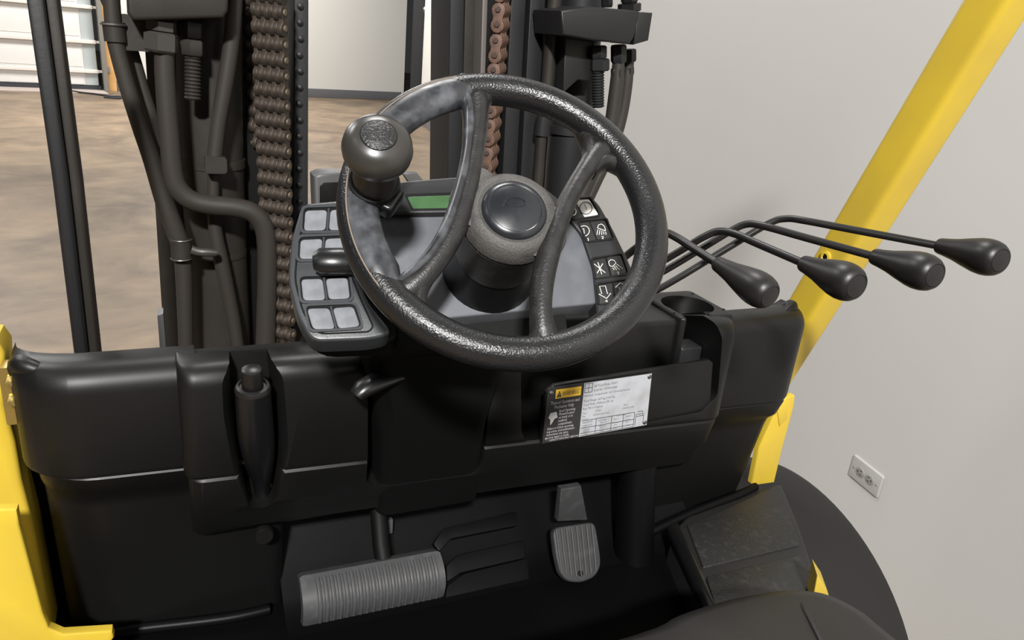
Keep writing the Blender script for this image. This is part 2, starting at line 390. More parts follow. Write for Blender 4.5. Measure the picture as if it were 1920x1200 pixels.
m = MB(); m.box(A0 + wu * uB(203, 100) + Z * 2.6 + wn * 0.0, wu, Z, wn, 0.075, 2.6, 0.06, 0.006)
jm = tag(m.build('trim_1', WOOD), 'raw orange wood jamb between garage door and wall', kind='structure')
m = MB(); m.box(A0 + wu * uB(200, 130) + Z * ((onB(200, 130) - A0).z) + wn * 0.075, wu, Z, wn, 0.04, 0.055, 0.006, 0.005); m.build('track_bracket', TRACK, jm)
m = MB(); m.box(A0 + wu * (gL + gR) * 0.5 + wn * 0.25 + Z * 0.004, wu, wn, Z, (gR - gL) / 2 + 0.05, 0.28, 0.004)
tag(m.build('threshold_strip', mat('threshold_concrete', (0.5, 0.42, 0.38), 0.7)), 'pale concrete strip on the floor below the garage door', kind='structure')
m = MB(); a = onB(120, 164, 0.3); pts = [pZ(120, 168, GZ + 0.015), pZ(150, 173, GZ + 0.015), pZ(178, 176, GZ + 0.015), pZ(205, 180, GZ + 0.015), pZ(228, 181, GZ + 0.015), pZ(222, 184, GZ + 0.015), pZ(195, 182, GZ + 0.015)]
m.tube(pts, 0.015, 6, smooth=5, up=None); tag(m.build('pull_cord', SEAL), 'dark cord lying on the floor by the garage door corner', 'cord')
# outlet on the right wall
oc = onR(1625, 892); FO = Frame(oc, -bF, Z)
ol = empty('wall_outlet', oc); tag(ol, 'horizontal pale electrical outlet plate on the grey wall', 'outlet')
m = MB(); m.prism([FO.p(a, b, 0.006) for a, b in round_poly([(-0.064, -0.037), (0.064, -0.037), (0.064, 0.037), (-0.064, 0.037)], 0.006)], -FO.n * 0.006, 0.003); m.build('cover_plate', OUTL, ol)
m = MB()
for s_ in (-1, 1):
    m = MB(); pl = [(s_ * 0.021 + 0.0165 * math.cos(t), 0.0145 * math.sin(t)) for t in [i * math.pi / 10 for i in range(20)]]
    m.prism([FO.p(a, b, 0.0085) for a, b in pl], -FO.n * 0.0025, 0.001); rc = m.build('socket', OUTD, ol)
    for (a, b, wa, wb) in ((-0.004, 0.006, 0.004, 0.0012), (-0.004, -0.006, 0.004, 0.0012), (0.008, 0, 0.0025, 0.0025)):
        q = MB(); q.box(FO.p(s_ * 0.021 + a * s_, b, 0.0088), FO.u, FO.v, FO.n, wa, wb, 0.0004); q.build('slot', PRINT_K, rc)
for a in (-0.05, 0.05):
    q = MB(); q.lathe(FO.p(a, 0, 0.006), FO.n, [(0.004, 0), (0.0035, 0.0015), (0, 0.002)], 10); q.build('screw', OUTD, ol)

# ================================================================== FORKLIFT
FK = empty('forklift', (0.40, 0.9, GZ))
tag(FK, 'yellow and black forklift cockpit with steering wheel, levers and mast', 'forklift')
def part(mb, name, m, parent=FK, angle=40, label=None):
    o = mb.build(name, m, parent, angle)
    if label: o['label'] = label
    return o

# ------------------------------------------------------------------ steering wheel
ax_, az_ = R_(45.63), R_(11.0)
wn_ = V((-math.sin(ax_) * math.sin(az_), -math.sin(ax_) * math.cos(az_), math.cos(ax_)))
W = Frame(pD(954.4, 397.1, 0.65), Z.cross(wn_), wn_.cross(Z.cross(wn_)))
RW, rW = 0.1320, 0.0146
def wang(px, py): a, b = W.loc(px, py); return math.atan2(b, a)
SW = empty('steering_wheel', W.o, FK); SW['label'] = 'round black grained steering wheel with two curved spokes'
m = MB(); N = 96
m.tube([W.p(RW * math.cos(2 * math.pi * i / N), RW * math.sin(2 * math.pi * i / N)) for i in range(N)], rW, 20, closed=True, up=W.n)
m.build('rim', RIM, SW)
# smooth inlay on the left part of the rim
a0, a1 = wang(878, 152), wang(722, 560)
if a1 < a0: a1 += 2 * math.pi
m = MB(); arc = []; ea, eb = [], []
nA = 44
for i in range(nA + 1):
    t = i / nA; an = a0 + (a1 - a0) * t; e = min(1, min(t, 1 - t) * 9 + 0.35)
    rr = RW - 0.0035 * e; arc.append(W.p(rr * math.cos(an), rr * math.sin(an), 0.0028)); ea.append(0.0168 * (0.45 + 0.55 * e)); eb.append(0.0128 * (0.7 + 0.3 * e))
m.tube(arc, 1, 18, ell=(ea, eb), up=W.n); m.build('rim_inlay', INLAY, SW)
m = MB(); m.tube([W.p((RW + 0.0068) * math.cos(a0 + (a1 - a0) * i / 40), (RW + 0.0068) * math.sin(a0 + (a1 - a0) * i / 40), 0.0128) for i in range(2, 40)], 0.0006, 6, up=W.n); m.build('inlay_seam', TAN, SW)
def spoke(pts, name, m_, wid, hgt, dip, fil=()):
    P_ = []
    for (x, y, h) in pts: P_.append(W.px(x, y, h))
    P_ = smooth_path(P_, 6); n = len(P_)
    ww = smooth_path([(q, 0, 0) for q in wid], max(1, 6), False); ww = [q.x for q in ww]
    while len(ww) < n: ww.append(ww[-1])
    mm = MB(); mm.tube(P_, 1, 16, ell=(ww[:n], [hgt] * n), up=W.n)
    for f in fil:
        q = smooth_path([W.px(x, y, h) for x, y, h in zip((p[0] for p in f), (p[1] for p in f), (0.0, -0.001, -0.007))], 8)
        mm.tube(q, 1, 12, ell=([0.0072] * len(q), [0.0102] * len(q)), up=W.n)
    return mm.build(name, m_, SW)
spoke([(862, 158, -0.006), (889, 174, 0.0), (896, 215, 0.003), (892, 270, 0.004), (882, 330, 0.006), (866, 390, 0.007), (842, 450, 0.006), (806, 505, 0.004), (762, 545, 0.0), (728, 556, -0.006)],
      'spoke', SPOKE, [.012, .0125, .0100, .0090, .0092, .0100, .0100, .0095, .0115, .011], 0.0105, 0, (((899, 235), (908, 188), (958, 166)), ((806, 510), (785, 552), (790, 598)), ((795, 508), (750, 542), (705, 528))))
spoke([(860, 160, -0.002), (878, 205, 0.004), (877, 270, 0.007), (868, 325, 0.009), (852, 385, 0.010), (830, 440, 0.009), (796, 492, 0.006), (750, 530, 0.0)],
      'spoke_inlay', INLAY, [.006, .006, .0050, .0048, .005, .005, .005, .004], 0.0098, 0)
spoke([(1146, 264, -0.007), (1128, 283, -0.001), (1098, 320, 0.003), (1068, 370, 0.005), (1047, 420, 0.006), (1030, 470, 0.006), (1017, 530, 0.004), (1014, 585, 0.003), (1020, 632, 0.0), (1032, 668, -0.007)],
      'spoke', SPOKE, [.012, .0125, .0090, .0085, .0088, .0100, .0100, .0095, .0120, .012], 0.0105, 0, (((1092, 328), (1106, 288), (1090, 246)), ((1106, 322), (1136, 304), (1176, 322)), ((1011, 600), (1004, 642), (975, 664)), ((1017, 600), (1036, 644), (1072, 650))))
# filler webs where the spokes meet the hub
for pts, ws in ((((905, 330, 0.0), (885, 380, 0.0), (870, 430, -0.002)), (.012, .02, .012)), (((1035, 400, 0.0), (1025, 440, 0.0), (1010, 490, -0.004)), (.010, .018, .012))):
    mm = MB(); P_ = smooth_path([W.px(*p) for p in pts], 6); ww = [q.x for q in smooth_path([(q, 0, 0) for q in ws], 6)]
    mm.tube(P_, 1, 14, ell=(ww, [0.011] * len(P_)), up=W.n); mm.build('spoke_web', HUB, SW)
hc = W.px(964, 395, 0.012); ha, hb = W.loc(964, 395, 0.012)
HO = W.p(ha, hb, 0)
m = MB(); m.lathe(HO, W.n, [(0.0, -0.06), (0.040, -0.06), (0.041, -0.05), (0.042, -0.025), (0.0428, -0.008), (0.0422, 0.001), (0.040, 0.008), (0.0355, 0.0122), (0.0315, 0.0132), (0.0297, 0.012), (0, 0.012)][:-6] + [(0, -0.004)], 48); m.build('hub', SPOKE, SW)
m = MB(); m.lathe(HO, W.n, [(0.036, -0.006), (0.0432, -0.005), (0.0431, -0.003), (0.0422, 0.001), (0.040, 0.008), (0.0355, 0.0122), (0.0315, 0.0132), (0.0297, 0.012), (0, 0.012)], 48); m.build('hub_ring', HUB, SW)
m = MB(); m.lathe(HO, W.n, [(0.0285, 0.008), (0.0286, 0.0135), (0.0272, 0.0158), (0.0235, 0.0172), (0.0225, 0.0166), (0.018, 0.018), (0.010, 0.0192), (0, 0.0196)], 48); m.build('horn_button', HORN, SW)
m = MB(); m.tube([HO + W.u * 0.0085 * math.cos(t) + W.v * (0.0045 * math.sin(t) + 0.004) + W.n * 0.0193 for t in [i * math.pi / 12 for i in range(24)]], 0.0006, 6, closed=True, up=W.n)
for s_ in (-1, 1): m.tube([HO + W.u * (0.012 * s_) + W.v * (-0.001) + W.n * 0.0186, HO + W.u * (0.0085 * s_) + W.v * 0.005 + W.n * 0.019], 0.0006, 6)
m.build('embossed_emblem', HORN, SW)
# spinner knob
ka, kb = W.loc(701, 352, 0.006)
KO = W.p(ka, kb, 0.0)
m = MB(); m.lathe(KO, W.n, [(0, 0.004), (0.017, 0.004), (0.0205, 0.008), (0.0215, 0.014), (0.0205, 0.0165), (0.0185, 0.0168), (0, 0.0168)], 32)
m.box(KO + W.n * 0.004 + W.u * 0.006 - W.v * 0.006, W.u - W.v * 0.6, W.v + W.u * 0.6, W.n, 0.016, 0.013, 0.007, 0.005)
kc = m.build('knob_clamp', BLACK, SW)
kr, kh = 0.97, 0.0105
m = MB(); m.lathe(KO, W.n, [(0, 0.016), (0.0178, 0.016), (0.0178, 0.028), (0.0155, 0.034), (0.0145, 0.033 + kh)] + [(r * kr, h + kh) for r, h in [(0.019, 0.0355), (0.0245, 0.0395), (0.0275, 0.0455), (0.0282, 0.051), (0.0270, 0.0575), (0.0235, 0.063), (0.0185, 0.0662), (0.0145, 0.0674), (0.0138, 0.0665), (0, 0.0665)]], 48); m.build('spinner_knob', KNOB, SW)
m = MB(); m.lathe(KO, W.n, [(0.0136, 0.066 + kh), (0.0134, 0.0676 + kh), (0.0126, 0.0682 + kh), (0, 0.0688 + kh)], 36); m.build('knob_cap', KCAP, SW)

# ------------------------------------------------------------------ instrument pod
HP = -0.10
def wp(pts, h): return [W.px(x, y, h) for x, y in pts]
def wpr(pts, h, r=0.004):
    return [W.p(a, b, h) for a, b in round_poly([W.loc(x, y, h) for x, y in pts], r)]
POD_E = empty('instrument_pod', W.p(0, 0, HP), FK); POD_E['label'] = 'dark grey instrument pod behind the steering wheel'
def sub(mb, name, m_, parent=POD_E, angle=40): return mb.build(name, m_, parent, angle)
m = MB(); m.prism(wpr([(562, 388), (700, 374), (1105, 380), (1188, 540), (1160, 598), (780, 606), (730, 645), (590, 650), (546, 540)], HP - 0.022, 0.02), -W.n * 0.03, 0.004); sub(m, 'pod_base', DEEP)
m = MB(); m.prism(wpr([(698, 402), (1050, 392), (1092, 430), (1118, 505), (1122, 569), (782, 602), (742, 560), (706, 475)], HP, 0.006), -W.n * 0.03, 0.002); sub(m, 'centre_panel', POD)
m = MB(); m.prism(wpr([(697, 401), (706, 346), (760, 339), (860, 331), (960, 332), (1012, 344), (1066, 388), (1046, 396)], HP + 0.008, 0.006), -W.n * 0.04, 0.002); sub(m, 'display_hood', PODK)
m = MB(); m.prism(wpr([(758, 363), (900, 358), (900, 392), (772, 394)], HP + 0.0085, 0.003), -W.n * 0.002, 0.0005); sub(m, 'display_bezel', DEEP)
m = MB(); m.prism(wpr([(764, 369), (900, 364), (900, 389), (774, 391)], HP + 0.0092, 0.002), -W.n * 0.001, 0.0003); d_ = sub(m, 'display', LCD)
m = MB(); m.prism(wpr([(700, 399), (697, 372), (706, 346), (709, 348), (703, 374), (706, 398)], HP + 0.0095, 0.001), -W.n * 0.004, 0.001); sub(m, 'hood_edge', WING)
# column boot under the hub
m = MB(); m.lathe(HO - W.n * 0.0, W.n, [(0, -0.1), (0.047, -0.1), (0.045, -0.092), (0.042, -0.08), (0.0385, -0.058), (0, -0.058)], 40); sub(m, 'column_boot', BLACK)
# left wing
WL_ = [(566, 381), (640, 375), (700, 373), (676, 430), (664, 495), (690, 565), (738, 625), (695, 636), (584, 640), (556, 590), (540, 525), (546, 450)]
HL = HP + 0.004
m = MB(); m.prism(wpr(WL_, HL, 0.010), -W.n * 0.028, 0.003); lw = sub(m, 'switch_wing', WING)
q = [(580, 388), (640, 384), (680, 382), (660, 430), (652, 498), (676, 560), (700, 612), (692, 622), (594, 626), (568, 585), (553, 525), (558, 455)]
loop = wpr(q, HL + 0.0003, 0.008); m = MB(); m.tube(loop, 0.0008, 6, closed=True, up=W.n); sub(m, 'wing_ridge', DEEP)
rowsL = [([(572, 394), (614, 393), (611, 432), (569, 433)], [(619, 393), (664, 391), (662, 431), (616, 432)]),
         ([(563, 449), (605, 447), (602, 485), (561, 486)], [(610, 447), (650, 445), (650, 484), (607, 485)]),
         ([(564, 523), (605, 522), (611, 563), (568, 564)], [(610, 522), (652, 520), (657, 560), (616, 562)]),
         ([(575, 578), (618, 577), (629, 617), (586, 618)], [(623, 577), (663, 574), (676, 612), (634, 617)])]
def grow(poly, k):
    cx = sum(p[0] for p in poly) / 4; cy = sum(p[1] for p in poly) / 4
    out = []
    for x, y in poly: out.append((x + (k if x > cx else -k), y + (k if y > cy else -k)))
    return out
def ringmesh(outer, inner, h, hb, name, m_):
    mm = MB(); n = len(outer)
    A = [W.p(*p, hb) for p in outer]; B = [W.p(*p, h) for p in outer]; Cc = [W.p(*p, h) for p in inner]; D = [W.p(*p, hb) for p in inner]
    b = mm.b; r = [[b.verts.new(p) for p in q] for q in (A, B, Cc, D)]
    for i in range(4):
        for k in range(n): b.faces.new((r[i][k], r[i][(k + 1) % n], r[(i + 1) % 4][(k + 1) % n], r[(i + 1) % 4][k]))
    return sub(mm, name, m_, angle=60)
def locp(pts, h): return [W.loc(x, y, h) for x, y in pts]
for p1, p2 in rowsL:
    hull = [p1[0], p2[1], p2[2], p1[3]]
    o_ = round_poly(locp(grow(hull, 7), HL), 0.006); i_ = round_poly(locp(grow(hull, 2.5), HL), 0.005)
    ringmesh(o_, i_, HL + 0.0022, HL - 0.001, 'switch_bezel', WING)
    m = MB(); m.prism([W.p(a, b, HL + 0.0003) for a, b in i_], -W.n * 0.001); sub(m, 'switch_recess_shade', DEEP)  # dark plate above the wing, painted shade for an uncut recess
    for p_ in (p1, p2):
        m = MB(); m.prism(wpr(grow(p_, -0.5), HL + 0.0012, 0.004), -W.n * 0.001, 0.0006); sub(m, 'blank_switch', PAD)
    mid0, mid1 = W.px((p1[1][0] + p2[0][0]) / 2, (p1[1][1] + p2[0][1]) / 2 - 2, HL + 0.0015), W.px((p1[2][0] + p2[3][0]) / 2, (p1[2][1] + p2[3][1]) / 2 + 2, HL + 0.0015)
    m = MB(); m.tube([mid0, mid1], 0.0011, 8); sub(m, 'switch_divider', WING)
# direction lever over the left wing
m = MB(); LF = Frame(W.px(625, 490, HP + 0.016), W.u, W.v)
m.tube([W.px(x, y, HP + h) for x, y, h in ((588, 490, .018), (600, 489, .019), (640, 489, .019), (680, 492, .015), (740, 500, .006))], 1, 16, ell=([.0085, .0125, .0128, .011, .008], [.006, .0085, .009, .008, .006]), up=W.n)
sub(m, 'direction_lever', BLACK)
# right wing
HR = HP + 0.003
m = MB(); m.prism(wpr([(1040, 378), (1062, 368), (1105, 364), (1124, 382), (1152, 432), (1180, 490), (1204, 552), (1192, 590), (1122, 612), (1118, 566), (1112, 505), (1090, 440)], HR, 0.006), -W.n * 0.028, 0.003); sub(m, 'switch_wing', PODK)
def z5(pts): return [(1040 + x / 5, 360 + y / 5) for x, y in pts]
rowsR = [z5([(120, 95), (180, 75), (272, 235), (190, 250)]), z5([(188, 72), (322, 66), (412, 212), (280, 238)]),
         z5([(228, 290), (322, 278), (392, 448), (312, 462)]), z5([(330, 276), (470, 266), (540, 428), (402, 446)]),
         z5([(356, 640), (470, 616), (520, 788), (392, 804)]), z5([(486, 608), (616, 592), (676, 756), (536, 782)]),
         z5([(404, 876), (540, 852), (556, 1034), (424, 1048)]), z5([(552, 850), (690, 826), (722, 1000), (572, 1028)])]
for i in range(4):
    p1, p2 = rowsR[2 * i], rowsR[2 * i + 1]; hull = [p1[0], p2[1], p2[2], p1[3]]
    o_ = round_poly(locp(grow(hull, 4), HR), 0.003); i_ = round_poly(locp(grow(hull, 1.5), HR), 0.0025)
    ringmesh(o_, i_, HR + 0.0016, HR - 0.001, 'switch_bezel', BLACK)
    m = MB(); m.prism([W.p(a, b, HR + 0.0003) for a, b in i_], -W.n * 0.001); sub(m, 'switch_recess_shade', DEEP)  # flat dark plate, recess shade as colour only
    for k, p_ in enumerate((p1, p2)):
        m = MB(); m.prism(wpr(p_, HR + 0.001, 0.002), -W.n * 0.001, 0.0004)
        sub(m, 'start_switch' if (i == 0 and k) else 'legend_switch', WPAD if (i == 0 and k) else PADK)
HS = HR + 0.0012
def strokes(name, lines, r=0.00042, m_=LEG, closed=()):
    mm = MB()
    for i, l in enumerate(lines):
        mm.tube([W.px(x, y, HS) for x, y in z5(l)], r, 6, up=W.n, closed=i in closed)
    return sub(mm, name, m_)
strokes('asterisk_symbol', [[(405, 660), (442, 772)], [(370, 675), (475, 757)], [(450, 672), (398, 762)]])
strokes('work_light_symbol', [[(402, 335), (412, 308), (438, 300), (466, 320), (478, 364)], [(352 + 50, 337), (440, 352), (478, 364)], [(405, 352), (395, 402)], [(424, 358), (417, 402)], [(443, 364), (440, 402)], [(461, 370), (461, 400)], [(478, 376), (483, 400)], [(438, 420), (450, 416), (456, 424), (444, 440), (458, 440)]], 0.00038)
strokes('gear_symbol', [[(275 + 50 * math.cos(t), 365 + 48 * math.sin(t)) for t in [-2.2 + i * 0.2 for i in range(20)]], [(258, 350), (272, 342), (278, 390)], [(306, 438), (313, 432), (316, 462)]], 0.0004)
strokes('flood_light_symbol', [[(505, 655), (525, 634), (556, 640), (575, 665), (542, 700), (514, 690)], [(545, 712), (560, 732)], [(556, 697), (582, 732)], [(570, 690), (608, 730)], [(582, 676), (638, 722)], [(585, 752), (600, 750), (594, 762), (604, 768), (590, 776)]], 0.00038, closed=(0,))
strokes('arrow_symbol', [[(420, 885), (475, 880), (495, 955), (526, 950), (487, 998), (413, 957), (442, 955)], [(492, 1032), (488, 1010), (474, 1026), (496, 1024)]], closed=(0,))
strokes('arrow_symbol', [[(625, 965), (600, 892), (568, 895), (613, 853), (684, 885), (652, 893), (668, 960)]], closed=(0,))
strokes('start_symbol', [[(293 + 58 * math.cos(t), 150 + 58 * math.sin(t)) for t in [i * 0.26 for i in range(24)]]], 0.0005, PRINT_K, (0,))
strokes('start_symbol', [[(282, 112), (302, 165)]], 0.0004, OUTD)
strokes('stop_symbol', [[(165 + 36 * math.cos(t), 185 + 36 * math.sin(t)) for t in [-1.2 + i * 0.2 for i in range(14)]]], 0.0005)
# steering column shroud and tilt lever
def rrect(c, u, v, hu, hv, r, seg=4): return [c + u * a + v * b for a, b in round_poly([(-hu, -hv), (hu, -hv), (hu, hv), (-hu, hv)], r, seg)]
cb0 = W.px(905, 575, HP - 0.02)
ca = pY(812, 660, 0.80); cbm = pY(802, 780, 0.83); ce = pY(795, 930, 0.86)
m = MB(); m.ring_loft([rrect(cb0, W.u, W.v, 0.085, 0.045, 0.02), rrect(ca, X, Y * 0.9 - Z * 0.3, 0.088, 0.045, 0.02), rrect(cbm, X, Y, 0.072, 0.04, 0.02), rrect(ce, X, Y, 0.074, 0.03, 0.02)])
CS = part(m, 'steering_column', DEEP)
m = MB(); m.tube([pY(668, 742, 0.755), pY(678, 730, 0.757), pY(705, 716, 0.765), pY(735, 705, 0.775), pY(770, 695, 0.80)], 1, 14, ell=([.010, .014, .015, .015, .015], [.008, .010, .010, .008, .008]))
m.build('tilt_lever', BLACK, CS)

# ------------------------------------------------------------------ cowl
def prof_rows(xs, prof, shape):
    return [[V((x, *shape(x, y, z))) for (y, z) in prof] for x in xs]
def arcs(c, r, a0, a1, n): return [(c[0] + r * math.cos(a0 + (a1 - a0) * i / n), c[1] + r * math.sin(a0 + (a1 - a0) * i / n)) for i in range(n + 1)]
XL, XR = -0.180, 0.948
ZT, ZS = 1.527, 1.382                                # front top edge, seam
def slab(x0, x1, yf, zt, zs, yb=0.95, zb=1.492, r=0.024, endl=0.0, endr=0.0, sl=0.0, ybot=None, drop=0.0):
    """cowl segment between x0 and x1: rounded front top edge; ends rounded in plan (endl/endr)"""
    xs = set([x0, x1])
    for i in range(1, 9):
        if endl: xs.add(x0 + endl * (1 - math.cos(i / 8 * math.pi / 2)))
        if endr: xs.add(x1 - endr * (1 - math.cos(i / 8 * math.pi / 2)))
    n = 6
    for i in range(n + 1): xs.add(x0 + (x1 - x0) * i / n)
    rings = []
    for x in sorted(xs):
        o = 0.0
        if endl and x < x0 + endl: q = (x0 + endl - x) / endl; o = max(o, endl * (1 - math.sqrt(max(0, 1 - q * q))))
        if endr and x > x1 - endr: q = (x - (x1 - endr)) / endr; o = max(o, endr * (1 - math.sqrt(max(0, 1 - q * q))))
        yy = yf + o * 0.9; f_ = yf + (zs - zs); zt_ = zt - o * 0.12; zs_ = zs + sl * (x - 0.36)
        y_b = (ybot if ybot is not None else yf) + o * 0.9
        ring = [(yb, zb)] + [(yy + r + 0.02, zt_ + 0.0005)] + arcs((yy + r, zt_ - r), r, math.pi / 2, math.pi, 6) + [(yy * 0.6 + y_b * 0.4, zt_ * 0.6 + zs_ * 0.4), (y_b + 0.001, zs_ + 0.005), (y_b + 0.003, zs_), (yb, zs_)]
        rings.append([V((x, min(a, yb), b)) for a, b in ring])
    mm = MB(); mm.ring_loft(rings); return mm
def lower(x0, x1, y0, z0, y1, z1, y2, z2, yb, endl=0.0, endr=0.0, sl=0.0):
    xs = set([x0, x1])
    for i in range(1, 9):
        if endl: xs.add(x0 + endl * (1 - math.cos(i / 8 * math.pi / 2)))
        if endr: xs.add(x1 - endr * (1 - math.cos(i / 8 * math.pi / 2)))
    for i in range(5): xs.add(x0 + (x1 - x0) * i / 4)
    rings = []
    for x in sorted(xs):
        o = 0.0
        if endl and x < x0 + endl: q = (x0 + endl - x) / endl; o = max(o, endl * (1 - math.sqrt(max(0, 1 - q * q))))
        if endr and x > x1 - endr: q = (x - (x1 - endr)) / endr; o = max(o, endr * (1 - math.sqrt(max(0, 1 - q * q))))
        o *= 0.9; k = sl * (x - 0.36)
        pr = [(yb, z0 + k), (y0 + o + 0.003, z0 + k), (y0 + o, z0 - 0.004 + k), (y0 + (y1 - y0) * 0.35 + o, z0 + (z1 - z0) * 0.6 + k), (y1 - (y1 - y0) * 0.15 + o, z1 + (z0 - z1) * 0.12 + k), (y1 + o + 0.001, z1 - 0.012 + k), (y2 + o, z2), (yb, z2)]
        rings.append([V((x, min(a, yb), b)) for a, b in pr])
    mm = MB(); mm.ring_loft(rings); return mm
FZ = 1.11                                            # footwell floor
CW = empty('cowl', (0.36, 0.9, FZ), FK); CW['label'] = 'moulded black plastic front cowl across the cockpit'
SLS = -0.026
xa = pY(338, 800, 0.815).x                           # left edge of the proud middle
xb = pY(1362, 720, 0.815).x                          # right edge of the proud middle
lcov = slab(XL, xa + 0.02, 0.83, ZT, ZS, endl=0.075, sl=SLS, r=0.03).build('end_cover', COWL, CW)
rcov = slab(xb - 0.02, XR, 0.832, ZT - 0.004, ZS, endr=0.05, sl=SLS, r=0.026).build('end_cover', COWL, CW)
# moulded ears at the outer corners
for px_, py_, dx in ((42, 680, 1), (1488, 572, -1)):
    q = pY(px_, py_, 0.87) - Z * 0.006; m = MB()
    pts = [q + V((-0.010 * dx, 0.03, -0.022)), q + V((-0.006 * dx, 0.014, -0.002)), q + V((0.004 * dx, 0.0, 0.001)), q + V((0.024 * dx, -0.006, -0.006)), q + V((0.040 * dx, -0.006, -0.012))]
    m.tube(pts, [0.010, 0.011, 0.010, 0.007, 0.002], 14, smooth=4, up=None); m.build('corner_ear', COWL, CW)
# middle left: bulge with handbrake slot; middle right: console with tray and cup holder; column notch between
def sq(pts, y0, y1, r=0.006):                        # cutter prism through image points given on plane y0
    P0 = [pY(x, y, 0.80) for x, y in pts]; pl = round_poly([(p.x, p.z) for p in P0], r, 3)
    mm = MB(); mm.prism([V((a, y0, b)) for a, b in pl], V((0, y1 - y0, 0))); return mm
def offset2(pl, e):
    n = len(pl); ar = sum(pl[i][0] * pl[(i + 1) % n][1] - pl[(i + 1) % n][0] * pl[i][1] for i in range(n)); sg = 1 if ar > 0 else -1; out = []
    for i in range(n):
        a, b, c = V((*pl[i - 1], 0)), V((*pl[i], 0)), V((*pl[(i + 1) % n], 0)); n1 = (b - a).cross(Z).normalized(); n2 = (c - b).cross(Z).normalized(); m_ = (n1 + n2).normalized() * sg
        out.append((b.x + m_.x * e, b.y + m_.y * e))
    return out
HBP = [(428, 600), (500, 600), (514, 700), (526, 830), (522, 945), (510, 968), (470, 972), (456, 900), (436, 780)]
def slot_cut():
    P0 = [pY(x, y, 0.80) for x, y in HBP]; pl = round_poly([(p.x, p.z) for p in P0], 0.012, 3); mm = MB()
    rings = []
    for yy_, e in ((0.70, 0.012), (0.796, 0.012), (0.800, 0.0095), (0.806, 0.004), (0.816, 0.0), (0.848, -0.002)):
        rings.append([V((a, yy_, b)) for a, b in offset2(pl, e)])
    mm.ring_loft(rings); return mm
mid = slab(xa, xb, 0.80, ZT + 0.004, ZS, endl=0.02, endr=0.03, sl=SLS, r=0.024)
cut_col = sq([(690, 560), (690, 912), (702, 925), (893, 900), (908, 880), (915, 780), (955, 640), (955, 560)], 0.70, 0.94, 0.008)
cut_hb = slot_cut()
cut_tray = sq([(975, 560), (978, 812), (992, 836), (1318, 772), (1346, 742), (1354, 640), (1352, 540)], 0.70, 0.97, 0.008)
carve(mid, [cut_col, cut_hb, cut_tray], 'console_cover', COWL, CW, bevel=0.004)
# lower halves below the seam
lower(XL + 0.012, pY(538, 1020, 0.85).x, 0.835, ZS - 0.001, 0.865, ZS - 0.05, 0.895, FZ - 0.01, 0.97, endl=0.07, endr=0.02, sl=SLS).build('lower_cover', COWL, CW)
lowm = lower(xa + 0.004, xb - 0.002, 0.803, ZS - 0.001, 0.835, ZS - 0.085, 0.86, ZS - 0.11, 0.95, endl=0.02, endr=0.03, sl=SLS)
cut_col2 = sq([(690, 560), (690, 912), (702, 925), (893, 900), (908, 880), (915, 780), (955, 640), (955, 560)], 0.70, 0.93, 0.008)
cut_hb2 = slot_cut()
cut_pl = MB(); pc = pY(497, 1015, 0.83); cut_pl.lathe(pc + V((0, -0.06, 0)), Y, [(0, 0), (0.016, 0), (0.016, 0.09), (0, 0.09)], 20)
carve(lowm, [cut_col2, cut_hb2, cut_pl], 'console_lower_cover', COWL, CW, bevel=0.003)
xw0 = pY(538, 1020, 0.85).x
xw1 = pY(1222, 930, 0.86).x
lower(xw1, 0.932, 0.838, ZS - 0.001, 0.868, ZS - 0.055, 0.90, FZ + 0.02, 0.97, endl=0.03, endr=0.02, sl=SLS).build('lower_cover', COWL, CW)
m = MB(); m.lathe(pc + V((0, 0.012, -0.001)), Y, [(0, -0.002), (0.011, -0.002), (0.0125, 0.001), (0.0125, 0.008), (0, 0.008)], 20); m.build('access_plug', COWL, CW)
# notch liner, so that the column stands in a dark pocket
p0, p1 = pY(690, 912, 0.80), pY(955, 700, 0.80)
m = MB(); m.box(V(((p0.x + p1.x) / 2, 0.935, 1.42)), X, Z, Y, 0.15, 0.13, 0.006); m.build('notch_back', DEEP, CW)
# tray contents: bin wall, cup holder, document panel
tb = MB(); a = pY(985, 650, 0.845); b_ = pY(1262, 640, 0.845)
bx0, bx1 = pY(960, 700, 0.842).x, pY(1262, 690, 0.842).x; ztop = 1.527
tb.box(V(((bx0 + bx1) / 2, 0.895, ztop - 0.08)), X, Y, Z, (bx1 - bx0) / 2, 0.052, 0.08, 0.012); 
c2 = MB(); q = pZ(1190, 625, ztop); c2.box(V((q.x - 0.06, 0.897, ztop)), X, Y, Z, 0.075, 0.03, 0.04, 0.006)
carve(tb, [c2], 'bin', COWL, CW, bevel=0.004)
cc = pZ(1282, 608, ztop + 0.004); cyl_r = 0.043
cs0 = MB(); cx0, cx1 = bx1 - 0.004, pY(1350, 640, 0.86).x
cs0.prism([V((x, y, ztop + 0.005)) for x, y in round_poly([(cx0, 0.838), (cx1, 0.838), (cx1, 0.955), (cx0, 0.955)], 0.012)], V((0, 0, -0.10)), 0.004)
cc = V(((cx0 + cx1) / 2 - 0.001, 0.892, ztop))
k1 = MB(); k1.lathe(cc + V((0, 0, -0.085)), Z, [(0, 0), (cyl_r * 0.86, 0), (cyl_r, 0.12), (0, 0.12)], 32)
k2 = MB(); k2.box(cc + V((-0.016, -0.05, -0.03)), X, Y, Z, 0.024, 0.05, 0.055)
carve(cs0, [k1, k2], 'cup_holder', COWL, CW, bevel=0.003)
m = MB(); m.box(cc + V((-0.014, -0.030, -0.062)), X, Y, Z, 0.020, 0.018, 0.014, 0.004); m.build('cup_step', PODK, CW)
